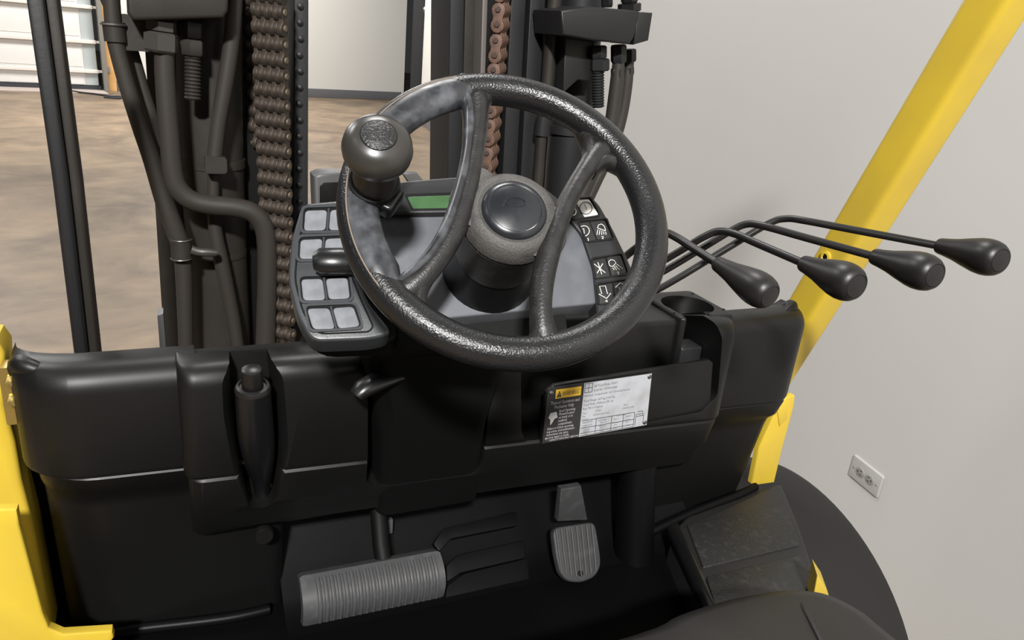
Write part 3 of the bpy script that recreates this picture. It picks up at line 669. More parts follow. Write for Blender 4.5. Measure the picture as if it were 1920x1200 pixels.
for dx, dy in ((-0.047, -0.03), (0.047, -0.03), (-0.043, 0.045), (0.043, 0.045)):
    m = MB(); m.lathe(cc + V((dx, dy, 0.0052)), Z, [(0, 0), (0.0026, 0), (0.0026, 0.0004), (0, 0.0004)], 10); m.build('screw_hole', DEEP, CW)
PF = Frame(pY(1160, 760, 0.803), X, Z); yP = 0.803
dp = [(962, 745), (962, 832), (1330, 768), (1336, 676), (1320, 674), (1205, 699), (1020, 731)]
dp = [(1012, 838), (1330, 772), (1337, 680), (1330, 675), (1040, 722), (1024, 735)]
m = MB(); m.prism([pY(x, y, yP) for x, y in dp], V((0, 0.006, 0)), 0.001); docp = m.build('document_panel', COWL, CW)
# right console web behind the panel on the left (pocket)
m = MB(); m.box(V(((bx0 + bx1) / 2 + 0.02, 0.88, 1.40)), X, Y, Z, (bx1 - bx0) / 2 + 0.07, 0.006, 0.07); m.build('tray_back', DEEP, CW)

# ------------------------------------------------------------------ data plate
yD = yP - 0.0025
tl, tr, br, bl = (pY(*q, yD) for q in ((1027, 727), (1222, 699), (1212, 796), (1016, 831)))
DF = Frame((tl + tr + br + bl) / 4, (tr + br - tl - bl), V((0, 0, 1)))
DPn = empty('data_plate', DF.o, FK); DPn['label'] = 'riveted data plate with yellow warning strip'
wD, hD = (tr - tl).length / 2, (tl - bl).length / 2
if DF.n.dot(CAM - DF.o) < 0: DF.n = -DF.n
# frame that follows the plate's own edges
class Skew:
    n = DF.n
    @staticmethod
    def p(a, b, h=0):                                # a, b in 0..1 from the lower left corner
        return (bl * (1 - a) + br * a) * (1 - b) + (tl * (1 - a) + tr * a) * b + DF.n * h
SK = Skew
SPL = 0.335
m = MB(); m.prism([SK.p(a, b, 0.0012) for a, b in ((0, 0), (1, 0), (1, 1), (0, 1))], -DF.n * 0.0012); m.build('black_field', PLATE_K, DPn)
m = MB(); m.prism([SK.p(a, b, 0.0016) for a, b in ((SPL, 0.005), (0.995, 0.005), (0.995, 0.995), (SPL, 0.995))], -DF.n * 0.0004); m.build('silver_field', PLATE_W, DPn)
m = MB(); m.prism([SK.p(a, b, 0.0016) for a, b in ((0.075, 0.79), (0.31, 0.79), (0.31, 0.95), (0.075, 0.95))], -DF.n * 0.0004); m.build('warning_strip', PRINT_Y, DPn)
m = MB(); m.prism([SK.p(a, b, 0.0018) for a, b in ((0.085, 0.81), (0.13, 0.81), (0.1075, 0.93))], -DF.n * 0.0002); m.build('warning_triangle', PRINT_K, DPn)
text_mesh([('WARNING', 0.137, 0.825, 0.12, 0.265)], SK, 'lettering', PRINT_K, DPn, 0.0018)
text_mesh([('!', 0.102, 0.825, 0.09, 0.3)], SK, 'lettering', PRINT_Y, DPn, 0.0020)
text_mesh([('Trained Operators and', 0.04, 0.69, 0.085, 0.33), ('Mechanics Only', 0.075, 0.61, 0.085, 0.33),
           ('Read Operating', 0.125, 0.535, 0.07, 0.33), ('Manual located', 0.125, 0.475, 0.07, 0.33), ('on truck or in', 0.125, 0.415, 0.07, 0.33), ('seatback', 0.125, 0.355, 0.07, 0.33), ('compartment.', 0.125, 0.295, 0.07, 0.33),
           ('Failure to follow operating,', 0.03, 0.235, 0.062, 0.36), ('inspection, and maintenance', 0.03, 0.18, 0.062, 0.36), ('instructions can cause', 0.03, 0.125, 0.062, 0.36), ('serious injury or death.', 0.03, 0.07, 0.062, 0.36),
           ('CAPACITY WITH MAST VERTICAL', 0.06, 0.02, 0.05, 0.36)], SK, 'lettering', PRINT_W, DPn, 0.0014)
m = MB(); m.prism([SK.p(a, b, 0.0015) for a, b in ((0.03, 0.46), (0.045, 0.54), (0.10, 0.55), (0.115, 0.44), (0.09, 0.43), (0.07, 0.36), (0.055, 0.32), (0.05, 0.42))], -DF.n * 0.0003); m.build('manual_pictogram', PRINT_W, DPn)
text_mesh([('Lift Truck Model  H50FT', 0.43, 0.90, 0.062, 0.36), ('Serial No.  P177V03749F', 0.43, 0.82, 0.062, 0.36), ('Attachment:  Carriage/Sideshift  1067 / 107 mm (42.3 in) forks', 0.345, 0.745, 0.05, 0.35),
           ('Truck Weight  4677 kg (10310 lb)', 0.345, 0.645, 0.06, 0.36), ('Tread Width  0968 mm (38.1 in)', 0.345, 0.575, 0.06, 0.36), ('Back Tilt 5.0 Degrees', 0.345, 0.505, 0.06, 0.36),
           ('Front', 0.47, 0.435, 0.055, 0.4), ('Rear', 0.74, 0.46, 0.055, 0.4), ('Tire', 0.345, 0.425, 0.05, 0.4), ('Size', 0.345, 0.365, 0.05, 0.4), ('21x7x15 Solid Tread', 0.45, 0.365, 0.05, 0.36), ('16x6x10.5 Solid', 0.73, 0.40, 0.05, 0.36), ('Pressure', 0.345, 0.315, 0.045, 0.4),
           ('MAXIMUM', 0.355, 0.245, 0.05, 0.4), ('CAPACITY', 0.355, 0.185, 0.05, 0.4), ('Load Height', 0.50, 0.245, 0.045, 0.38), ('Dim. A', 0.525, 0.195, 0.05, 0.4), ('Load Center', 0.68, 0.275, 0.045, 0.38), ('Dim. B', 0.655, 0.215, 0.045, 0.4), ('Dim. D', 0.775, 0.23, 0.045, 0.4),
           ('2150 kg', 0.37, 0.115, 0.045, 0.4), ('4750 lb', 0.37, 0.075, 0.045, 0.4), ('4800mm', 0.52, 0.13, 0.045, 0.4), ('189 in', 0.525, 0.09, 0.045, 0.4), ('610 mm', 0.65, 0.15, 0.045, 0.4), ('24 in', 0.66, 0.105, 0.045, 0.4), ('610 mm', 0.765, 0.16, 0.045, 0.4), ('24 in', 0.775, 0.12, 0.045, 0.4),
           ('0 kg', 0.38, 0.035, 0.04, 0.4), ('0 mm', 0.53, 0.035, 0.04, 0.4), ('0 mm', 0.66, 0.045, 0.04, 0.4), ('0 mm', 0.78, 0.06, 0.04, 0.4)], SK, 'lettering', PRINT_K, DPn, 0.0018)
m = MB()
def hl(a0, b0, a1, b1, w=0.0035):
    d = V((a1 - a0, b1 - b0, 0)); 
    if abs(a1 - a0) > abs(b1 - b0): pl = ((a0, b0 - w * 1.5), (a1, b1 - w * 1.5), (a1, b1 + w * 1.5), (a0, b0 + w * 1.5))
    else: pl = ((a0 - w * .7, b0), (a0 + w * .7, b0), (a1 + w * .7, b1), (a1 - w * .7, b1))
    m.prism([SK.p(a, b, 0.0018) for a, b in pl], -DF.n * 0.0002)
for b0 in (0.30, 0.165, 0.065, 0.02): hl(0.345, b0, 0.86, b0)
for a0 in (0.485, 0.635, 0.75, 0.86): hl(a0, 0.02, a0, 0.30)
for l in ((0.875, 0.25, 0.875, 0.04), (0.955, 0.25, 0.955, 0.04), (0.875, 0.25, 0.93, 0.25), (0.89, 0.30, 0.94, 0.30), (0.94, 0.22, 0.94, 0.30), (0.88, 0.21, 0.95, 0.21)): hl(*l)
for l in ((0.345, 0.98, 0.415, 0.98), (0.345, 0.90, 0.415, 0.90), (0.345, 0.82, 0.415, 0.82), (0.345, 0.82, 0.345, 0.98), (0.38, 0.82, 0.38, 0.98), (0.415, 0.82, 0.415, 0.98)): hl(*l, 0.003)
m.build('plate_table', PRINT_K, DPn)
for a, b in ((0.035, 0.9), (0.035, 0.06), (0.975, 0.94), (0.975, 0.06)):
    m = MB(); m.lathe(SK.p(a, b, 0.0012), DF.n, [(0.0035, 0), (0.0035, 0.0008), (0.0026, 0.0016), (0.0012, 0.0018), (0.001, 0.001), (0, 0.001)], 14); m.build('rivet', STEELD, DPn)

# ------------------------------------------------------------------ handbrake
HB = empty('handbrake', pY(485, 830, 0.83), FK); HB['label'] = 'black upright handbrake lever in a slot of the cowl'
g0, g1 = pY(474, 722, 0.79), pY(490, 905, 0.85)
pth = [pY(474, 728, 0.788), pY(476, 760, 0.792), pY(480, 810, 0.80), pY(485, 850, 0.81), pY(489, 880, 0.822), pY(491, 915, 0.84), pY(492, 950, 0.86)]
k = mpp(pth[0])
m = MB(); m.tube(pth, [32 * k, 33 * k, 34 * k, 31 * k, 24 * k, 17 * k, 14 * k], 20, smooth=5, up=None); m.build('grip', BLACK, HB)
dirn = (pth[0] - pth[1]).normalized()
m = MB(); m.lathe(pth[0] - dirn * 0.002, dirn, [(0, 0), (33 * k, 0), (33 * k, 0.002), (30 * k, 0.006), (25 * k, 0.007), (24 * k, 0.004), (0, 0.004)], 28); m.build('grip_collar', LKNOB, HB)
m = MB(); m.lathe(pth[0], dirn, [(0, 0), (19.5 * k, 0), (19.5 * k, 0.022), (18 * k, 0.0255), (14 * k, 0.027), (0, 0.0275)], 28); m.build('release_button', LEVER, HB)
m = MB(); m.box(pY(505, 916, 0.845), X, Z, Y, 0.0025, 0.008, 0.002); m.build('spring_pin', BRASS, HB)

# ------------------------------------------------------------------ hydraulic levers
LV = [([(1118, 525, .93), (1176, 478, .90), (1222, 443, .87), (1246, 436, .85), (1270, 446, .83), (1352, 499, .77)], (1345, 494, .775), (1428, 546, .725), 34),
      ([(1150, 545, .98), (1249, 486, .94), (1318, 445, .91), (1346, 434, .90), (1376, 438, .885), (1512, 496, .82)], (1507, 494, .822), (1590, 530, .765), 37),
      ([(1150, 562, 1.02), (1249, 506, .98), (1372, 432, .94), (1402, 420, .93), (1436, 425, .915), (1645, 483, .85)], (1640, 481, .853), (1735, 511, .79), 36),
      ([(1130, 592, 1.06), (1239, 540, 1.02), (1440, 420, .98), (1474, 410, .97), (1510, 414, .955), (1770, 463, .88)], (1762, 461, .883), (1858, 484, .82), 35)]
for i, (rod, k0, k1, rp) in enumerate(LV):
    rp_ = [pD(*q) for q in rod]; L_ = empty('control_lever', rp_[0], FK)
    L_['label'] = ('shortest', 'second', 'third', 'longest')[i] + ' of the four black hydraulic control levers'
    a, b = pD(*k0), pD(*k1); d = (b - a); ln = d.length; d.normalize(); sc_ = rp * mpp(b)
    path = [V((rp_[0].x - 0.015, 0.985, 1.42)), rp_[0], rp_[1], rp_[1].lerp(rp_[2], 0.6)] + [rp_[2], rp_[3], rp_[4]] + [rp_[4].lerp(rp_[5], 0.35), a + d * 0.004]
    m = MB(); m.tube(path, 0.0046, 14, smooth=6, up=None); m.build('rod', LEVER, L_)
    pr = [(0, 0), (0.44, 0), (0.47, 0.03), (0.50, 0.12), (0.62, 0.34), (0.80, 0.56), (0.96, 0.78), (1.0, 0.90), (0.98, 1.0), (0.90, 1.09), (0.76, 1.155), (0.62, 1.18), (0.605, 1.168), (0.59, 1.18), (0.3, 1.195), (0, 1.20)]
    m = MB(); m.lathe(a, d, [(r * sc_, h * ln) for r, h in pr], 36); m.build('knob', LKNOB, L_)
m = MB(); q = pY(1180, 560, 0.96); m.box(V((0.60, 0.99, 1.39)), X, Y, Z, 0.15, 0.03, 0.05, 0.01); part(m, 'lever_base', COWL)

# ------------------------------------------------------------------ overhead guard legs and yellow frame
r0, r1 = pX(1500, 630, 0.99), pX(1890, 0, 0.99)
d = (r1 - r0).normalized(); nf = d.cross(X); nf = nf if nf.y > 0 else -nf
rt = r0 + d * ((r1 - r0).length + 0.35); rb = r0 - d * 0.3
bend = r0 + d * 0.02
m = MB(); sect = round_poly([(0, 0), (0.06, 0), (0.06, 0.064), (0, 0.064)], 0.012, 4)
m.ring_loft([[p + X * a + nf * b for a, b in sect] for p in (rb, r0, r0.lerp(rt, 0.5), rt)])
gl = part(m, 'overhead_guard_leg', YEL); gl['label'] = 'yellow leaning overhead guard leg on the right'
gp = pX(1548, 482, 0.988); m = MB(); m.lathe(gp, -X, [(0.010, -0.004), (0.010, 0.002), (0.006, 0.003), (0.0045, 0.0005), (0, 0.0)], 20); m.build('weld_nut', YEL, gl)
m = MB(); m.lathe(gp, -X, [(0.0042, 0.001), (0.0042, 0.002), (0, 0.002)], 16); m.build('nut_hole', DEEP, gl)
# right yellow bracket
m = MB(); m.prism([pY(x, y, 0.875) for x, y in ((1474, 745), (1491, 742), (1490, 760), (1468, 840), (1452, 905), (1420, 910), (1410, 908), (1424, 838), (1450, 782))], V((0, 0.012, 0)), 0.003)
part(m, 'cowl_bracket', YEL)
m = MB(); m.prism([pY(x, y, 0.873) for x, y in ((1458, 772), (1478, 752), (1476, 785), (1462, 800))], V((0, 0.003, 0)), 0.001); part(m, 'bracket_gusset', YEL)
m = MB(); m.prism([pY(x, y, 0.60) for x, y in ((1532, 1078), (1548, 1102), (1560, 1135), (1520, 1140))], V((0.02, 0.03, 0)), 0.002); part(m, 'frame_corner', YEL)
# left yellow frame
m = MB(); m.prism([pY(x, y, 0.92) for x, y in ((-70, 630), (-8, 640), (8, 662), (11, 720), (9, 760), (28, 830), (40, 900), (62, 985), (80, 1080), (100, 1190), (-70, 1190))], V((0, 0.05, 0)), 0.006); part(m, 'frame_post', YEL)
m = MB(); m.prism([pY(x, y, 0.80) for x, y in ((-200, 962), (31, 956), (36, 985), (60, 1075), (80, 1150), (90, 1178), (118, 1190), (210, 1184), (214, 1196), (140, 1300), (-200, 1400))], V((0, 0.012, 0)), 0.003)
part(m, 'step_panel', YEL)
for px_, py_ in ((24, 716), (27, 752)):
    q = pY(px_, py_, 0.885); m = MB(); m.lathe(q, V((0.3, -1, 0.2)), [(0, -0.012), (0.008, -0.012), (0.008, 0.0), (0.004, 0.001), (0.004, 0.008), (0, 0.008)], 6); part(m, 'frame_bolt', BRASS)
m = MB(); m.box(pY(20, 735, 0.90), X, Z, Y, 0.006, 0.035, 0.012, 0.002); part(m, 'hinge_bracket', BRASS)

# ------------------------------------------------------------------ footwell
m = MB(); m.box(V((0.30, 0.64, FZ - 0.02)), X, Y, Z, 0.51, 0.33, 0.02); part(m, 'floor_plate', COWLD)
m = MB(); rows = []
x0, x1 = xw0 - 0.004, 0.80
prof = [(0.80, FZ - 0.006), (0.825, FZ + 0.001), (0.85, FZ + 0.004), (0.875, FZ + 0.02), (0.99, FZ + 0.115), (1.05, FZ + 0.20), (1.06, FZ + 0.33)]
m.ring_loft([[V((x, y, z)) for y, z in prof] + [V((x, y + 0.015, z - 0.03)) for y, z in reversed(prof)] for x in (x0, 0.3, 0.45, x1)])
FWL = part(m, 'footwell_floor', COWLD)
# moulded ledges on the toe board
for pts, t in (([(812, 1018), (832, 990), (968, 958), (972, 985), (846, 1010), (824, 1035)], 0.012), ([(836, 1060), (858, 1040), (985, 1012), (985, 1046), (865, 1074), (838, 1092)], 0.02), ([(838, 1098), (870, 1075), (990, 1046), (994, 1110), (832, 1148)], 0.014), ([(990, 1112), (1112, 1085), (1116, 1102), (1000, 1130)], 0.006), ([(600, 1150), (830, 1138), (830, 1160), (620, 1192)], 0.006)):
    TF = Frame((0.4, 0.875, FZ + 0.02), X, V((0, 0.115, 0.095)))
    m = MB(); m.prism([TF.p(a, b, t) for a, b in round_poly([TF.loc(x, y, t) for x, y in pts], 0.004)], -TF.n * (t + 0.004), 0.0012); m.build('toe_board_ledge', COWLD, FWL)
m = MB(); q0 = pY(700, 985, 0.93); m.tube([q0 + V((0, 0, 0.06)), q0 + V((0.01, -0.01, -0.03)), q0 + V((0.01, -0.06, -0.10))], 0.010, 10); m.build('pedal_arm', DEEP, FWL)
m = MB(); m.box(pY(730, 985, 0.90), X, Z, Y, 0.004, 0.012, 0.004); m.build('cable_clip', GREYP, FWL)
m = MB(); m.box(V((-0.16, 0.985, 1.22)), X, Z, Y, 0.20, 0.17, 0.008); m.build('gap_shade_panel', DEEP, FWL)  # dark sheet added to fill the gap beside the cowl with shade
# corner post of the floor moulding
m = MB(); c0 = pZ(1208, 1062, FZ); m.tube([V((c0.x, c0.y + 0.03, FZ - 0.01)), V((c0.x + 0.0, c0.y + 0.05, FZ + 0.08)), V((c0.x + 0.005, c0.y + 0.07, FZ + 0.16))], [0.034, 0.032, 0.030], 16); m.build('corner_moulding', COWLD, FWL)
# raised rim along the left floor edge
m = MB(); m.tube([pZ(100, 1202, FZ + 0.01), pZ(250, 1180, FZ + 0.012), pZ(420, 1160, FZ + 0.012), pZ(505, 1142, FZ + 0.012)], 0.008, 10, smooth=4); m.build('floor_lip', COWLD, FWL)
# step box over the right tyre
bz = 1.165
def bp(x, y, z=bz): return pZ(x, y, z)
top = [bp(1262, 995), bp(1300, 955), bp(1400, 920), bp(1465, 906), bp(1498, 985), bp(1530, 1080), bp(1528, 1112), bp(1500, 1140), bp(1334, 1158)]
BF = Frame((0.8, 0.75, bz), X, Y)
pl = round_poly([(p.x - 0.8, p.y - 0.75) for p in top], 0.008)
m = MB(); m.prism([BF.p(a, b) for a, b in pl], V((-0.012, 0, -0.14)), 0.005); SB = part(m, 'step_box', mat('step_plastic', (0.014, 0.0135, 0.0135), 0.5, bump=(500, 0.3, 0.001)))
for quad in ([(1288, 985), (1470, 945), (1500, 1022), (1318, 1065)], [(1324, 1082), (1500, 1040), (1522, 1090), (1500, 1132), (1346, 1152)]):
    pz = round_poly([((bp(x, y, bz + 0.002) - BF.o).x, (bp(x, y, bz + 0.002) - BF.o).y) for x, y in quad], 0.004)
    m = MB(); m.prism([BF.p(a, b, 0.003) for a, b in pz], V((0, 0, -0.004)), 0.0015); m.build('tread_pad', mat('tread_pad_rubber', (0.017, 0.017, 0.017), 0.5, bump=(420, 0.7, 0.0015), var=(90, (0.03, 0.03, 0.03), 0.52, 0.7)), SB)
m = MB(); m.tube([bp(1262, 992, bz - 0.012), bp(1290, 1050, bz - 0.010), bp(1336, 1150, bz - 0.010)], 0.013, 12, smooth=4); m.build('box_edge', BLACK, SB)
m = MB(); m.tube([pZ(1215, 1000, bz - 0.01), pZ(1300, 960, bz + 0.0), pZ(1380, 930, bz + 0.002), pZ(1416, 912, bz + 0.004)], 0.008, 10, smooth=4); m.build('box_rim', COWLD, SB)
# brake pedal
PFm = Frame(pY(702, 1102, 0.80), pY(828, 1078, 0.80) - pY(578, 1128, 0.80), V((0, 0.5, 1)))
cs = [PFm.loc(x, y) for x, y in ((567, 1097), (830, 1044), (834, 1108), (592, 1160))]
BP = empty('brake_pedal', PFm.o, FK); BP['label'] = 'wide grey ribbed brake pedal'
pw = (max(c[0] for c in cs) - min(c[0] for c in cs)) / 2; ph = 0.029
def ped(a, s, o=0.0): return PFm.p(a, ph * s, 0.016 * (1 - s * s) + o)
m = MB(); ss = [-1.12, -0.9, -0.6, -0.3, 0, 0.3, 0.6, 0.9, 1.12]
rings = []
for a in (-pw, -pw + 0.004, -pw * 0.5, 0, pw * 0.5, pw - 0.004, pw):
    k = 0.94 if abs(a) == pw else 1.0
    rings.append([ped(a, s_ * k) for s_ in ss] + [ped(a, s_ * k, -0.02) for s_ in reversed(ss)])
m.ring_loft(rings); m.build('pad', PEDAL, BP)
nr = 19
for i in range(nr):
    a = -pw + 0.022 + (2 * pw - 0.034) * i / (nr - 1)
    m = MB(); m.tube([ped(a, s_, 0.0005) for s_ in (-1.0, -0.8, -0.5, -0.2, 0.1, 0.4, 0.7, 0.95)], 0.0030, 8, up=PFm.u); m.build('rib', PEDAL, BP)
m = MB(); m.tube([PFm.p(0.02, 0, -0.01), PFm.p(0.02, 0.05, -0.03), PFm.p(0.02, 0.12, -0.03)], 0.012, 10); m.build('pedal_arm', DEEP, BP)
# accelerator
q0, q1 = pY(1083, 1088, 0.785), pY(1070, 985, 0.835)
AF = Frame((q0 + q1) / 2, X, q1 - q0)
AP = empty('accelerator_pedal', AF.o, FK); AP['label'] = 'tall grey accelerator pedal with rounded toe'
ol_ = [AF.loc(x, y) for x, y in ((1036, 990), (1116, 978), (1126, 1040), (1127, 1062), (1116, 1082), (1090, 1093), (1064, 1090), (1050, 1075), (1042, 1040))]
m = MB(); m.prism([AF.p(a, b) for a, b in round_poly(ol_, 0.012)], -AF.n * 0.012, 0.003); m.build('pad', PEDALD, AP)
for i in range(8):
    t = (i + 0.7) / 8.4; a0 = V(AF.loc(1036 + 80 * t, 994 - 12 * t)); a1 = V(AF.loc(1046 + 78 * t, 1066 + 14 * math.sin(math.pi * t)))
    m = MB(); m.tube([AF.p(a0.x, a0.y, 0.0005), AF.p(a1.x, a1.y, 0.0005)], 0.0018, 8, up=AF.n); m.build('rib', PEDALD, AP)
a, b = AF.loc(1088, 1075); m = MB(); m.lathe(AF.p(a, b, 0.0005), AF.n, [(0.0045, 0), (0.0045, 0.0014), (0, 0.0014)], 14); m.build('hole', DEEP, AP)
m = MB(); m.prism([pY(x, y, 0.842) for x, y in ((1052, 918), (1090, 912), (1102, 975), (1046, 978))], V((0, 0.012, 0)), 0.002); m.build('pedal_arm', PEDALD, AP)

# ------------------------------------------------------------------ seat, tyre
seat = empty('seat', (0.40, 0.2, FZ), FK); seat['label'] = 'black vinyl seat cushion at the bottom edge'
fr = [pZ(1150, 1215, 1.28), pZ(1250, 1172, 1.28), pZ(1350, 1140, 1.28), pZ(1450, 1122, 1.28), pZ(1500, 1121, 1.28), pZ(1550, 1130, 1.28), pZ(1610, 1160, 1.28), pZ(1662, 1202, 1.28)]
fr = smooth_path([V((0.05, fr[0].y, 1.28))] + fr + [V((fr[-1].x + 0.005, 0.30, 1.28)), V((fr[-1].x - 0.01, 0.02, 1.28)), V((0.05, 0.02, 1.28))], 4)
cx_ = sum(fr, V()) / len(fr); rings = []
for k, dz in ((1.0, -0.13), (1.0, -0.02), (0.995, 0.0), (0.97, 0.018), (0.92, 0.03), (0.8, 0.036), (0.4, 0.036)):
    rings.append([V((cx_.x + (p.x - cx_.x) * k, cx_.y + (p.y - cx_.y) * k, 1.27 + dz)) for p in fr])
m = MB(); m.ring_loft(rings); m.build('cushion', SEAT, seat, 60)
m = MB(); m.tube([pZ(1488, 1120, 1.285), pZ(1500, 1132, 1.302), pZ(1520, 1165, 1.306), pZ(1545, 1215, 1.306)], 0.0035, 8, smooth=4); m.build('bolster_seam', SEAT, seat)
m = MB(); m.box((0.36, 0.2, FZ + 0.02), X, Y, Z, 0.25, 0.2, 0.04); m.build('seat_base', COWLD, seat)
for xt, nm in ((1.02, 'right'), (-0.30, 'left')):
    m = MB(); c = V((xt, 0.92, GZ + 0.36)); hw = 0.13
    pr = [(0.18, -hw + 0.02), (0.30, -hw), (0.340, -hw + 0.004), (0.355, -hw + 0.016), (0.36, -hw + 0.035), (0.361, 0), (0.36, hw - 0.035), (0.355, hw - 0.016), (0.340, hw - 0.004), (0.30, hw), (0.18, hw - 0.02)]
    m.lathe(c, X, pr, 96); t_ = part(m, 'drive_tire', TYRE); t_['label'] = 'smooth black drive tire on the %s side' % nm
    m = MB(); m.lathe(c, X, [(0.02, -0.08), (0.19, -0.09), (0.19, 0.09), (0.02, 0.08)], 32); m.build('wheel_rim', YEL, t_)

# ------------------------------------------------------------------ mast
YM = 1.32
def mt(pts, r_px, name, m_, y=YM, seg=14, smooth=6, parent=FK, up_=0.0, dn_=0.0):
    P_ = [pY(p[0], p[1], p[2] if len(p) > 2 else y) for p in pts]
    rr = [(r_px[i] if isinstance(r_px, (list, tuple)) else r_px) * mpp(P_[i]) for i in range(len(P_))]
    if dn_: P_.append(P_[-1] + (P_[-1] - P_[-2]).normalized() * dn_); rr.append(rr[-1])
    if up_: P_.insert(0, P_[0] + (P_[0] - P_[1]).normalized() * up_); rr.insert(0, rr[0])
    mm = MB(); mm.tube(P_, rr, seg, smooth=smooth, up=None); return mm.build(name, m_, parent)
def mbar(x0a, x1a, x0b, x1b, ya, yb_, y, dpt, name, m_, parent=FK, bev=0.003):
    b0, b1, t1_, t0_ = pY(x0b, yb_, y), pY(x1b, yb_, y), pY(x1a, ya, y), pY(x0a, ya, y)
    up0, up1 = (t0_ - b0).normalized(), (t1_ - b1).normalized(); dn = (b0.z + b1.z) / 2 - 0.62     # uprights run down to the axle and up past the frame
    mm = MB(); mm.prism([b0 - up0 * dn, b1 - up1 * dn, t1_ + up1 * 0.5, t0_ + up0 * 0.5], V((0, dpt, 0)), bev); return mm.build(name, m_, parent)
ML = empty('mast_upright', pY(430, 640, 1.42), FK); ML['label'] = 'black left mast upright with cylinder, hoses and chain'
mbar(262, 330, 310, 372, -60, 680, 1.50, 0.10, 'outer_rail', MAST, ML)
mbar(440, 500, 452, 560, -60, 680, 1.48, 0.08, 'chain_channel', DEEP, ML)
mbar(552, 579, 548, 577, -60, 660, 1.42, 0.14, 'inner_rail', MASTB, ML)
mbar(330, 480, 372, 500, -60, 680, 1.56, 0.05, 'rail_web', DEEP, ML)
for i in range(17):
    y = 12 + i * 30.5; x = 566 - 0.005 * y; q = pY(x - 2 + random.uniform(-1.5, 1.5), y, 1.419); mm = MB(); mm.lathe(q, V((0, -1, 0)), [(0.006, -0.001), (0.0055, 0.002), (0.003, 0.0035), (0, 0.004)], 8); mm.build('rail_stud', MASTB, ML)
mt([(392, -60), (393, 150), (397, 300), (408, 480), (418, 680)], [58, 58, 57, 52, 50], 'lift_cylinder', MAST, 1.46, 28, 4, ML, 0.0, 0.6)
HS_ = []
mt([(206, -60), (209, 0), (214, 60), (222, 100), (240, 165), (262, 235), (285, 300), (308, 375), (328, 430), (341, 470), (345, 520), (347, 580), (349, 650)], [15, 15, 15, 15, 15, 15, 16, 17, 17, 16, 15, 14, 13], 'hose', HOSE, 1.36, 16, 5, FK)
mt([(196, -60), (200, 0), (236, 60), (252, 110), (268, 165), (290, 235), (312, 310), (326, 380), (336, 430)], 11, 'hose', HOSE, 1.40, 12, 5, FK)
mt([(308, 95), (309, 140), (313, 200), (318, 260), (323, 315), (332, 350), (356, 374), (392, 384), (440, 389), (472, 398), (492, 420), (500, 455), (501, 520), (499, 600), (497, 680)], 18, 'hydraulic_pipe', HOSE, 1.34, 18, 5, FK)
mt([(443, -60), (440, 0), (434, 80), (422, 160), (410, 230), (403, 290), (401, 310)], [15, 15, 15, 15, 14, 14, 14], 'hose', HOSE, 1.37, 16, 5, FK)
mt([(401, 305), (400, 380), (405, 440), (415, 490), (428, 550), (440, 610), (450, 680)], [11, 11, 13, 14, 13, 12, 11], 'hose', HOSE, 1.39, 14, 5, FK)
# top block, nuts, stud, clamps
mm = MB(); mm.prism([pY(x, y, 1.30) for x, y in ((234, -60), (430, -60), (428, 20), (420, 34), (330, 37), (250, 38), (238, 25))], V((0, 0.16, 0)), 0.006); mm.build('cylinder_head', MAST, ML)
def hexnut(px_, py_, w_px, y0p, y1p, yy, name, m_, parent, seg=6):
    a, b = pY(px_, y1p, yy), pY(px_, y0p, yy); d = b - a; L_ = d.length; r = w_px * mpp(a)
    mm = MB(); mm.lathe(a, d, [(0, 0), (r * 0.86, 0), (r, L_ * 0.12), (r, L_ * 0.9), (r * 0.88, L_), (0, L_)], seg, ref=V((0.35, -1, 0))); return mm.build(name, m_, parent)
hexnut(302, 0, 31, 60, 98, 1.34, 'pipe_nut', NUT, ML); hexnut(302, 0, 27, 38, 60, 1.34, 'pipe_fitting', NUT, ML)
hexnut(360, 0, 22, 74, 104, 1.36, 'stud_nut', MAST, ML); hexnut(356, 0, 24, 40, 72, 1.37, 'stud_nut', MAST, ML)
def stud(px_, y0p, y1p, r_px, yy, parent, m_, pitch=6.5):
    a, b = pY(px_, y1p, yy), pY(px_, y0p, yy); d = b - a; L_ = d.length; r = r_px * mpp(a); n = int((y1p - y0p) / pitch); pr = [(0, 0), (r * 0.8, 0)]
    for i in range(n): pr += [(r * 0.84, L_ * (i + 0.1) / n), (r, L_ * (i + 0.5) / n), (r * 0.84, L_ * (i + 0.9) / n)]
    mm = MB(); mm.lathe(a, d, pr + [(0, L_)], 16); return mm.build('threaded_stud', m_, parent)
stud(361, 104, 187, 15, 1.36, ML, MAST)
mm = MB(); mm.box(pY(262, 62, 1.38), X, Z, Y, 0.026, 0.026, 0.02, 0.005); mm.build('hose_block', MAST, ML)
cl = pY(215, 62, 1.36); mm = MB(); rr = 19.5 * mpp(cl)
mm.lathe(pY(217, 78, 1.36), pY(213, 45, 1.36) - pY(217, 78, 1.36), [(rr * 0.9, 0), (rr, 0), (rr, 34 * mpp(cl)), (rr * 0.9, 34 * mpp(cl))], 20); cm = mm.build('hose_clamp', MAST, ML)
mm = MB(); q = pY(213, 46, 1.36); mm.tube([q + V((rr * 1.05 * math.cos(t), rr * 1.05 * math.sin(t), 0.0)) for t in [math.pi * (0.9 + i * 0.1) for i in range(14)]], 0.002, 6); mm.build('clamp_wire', STEELD, cm)
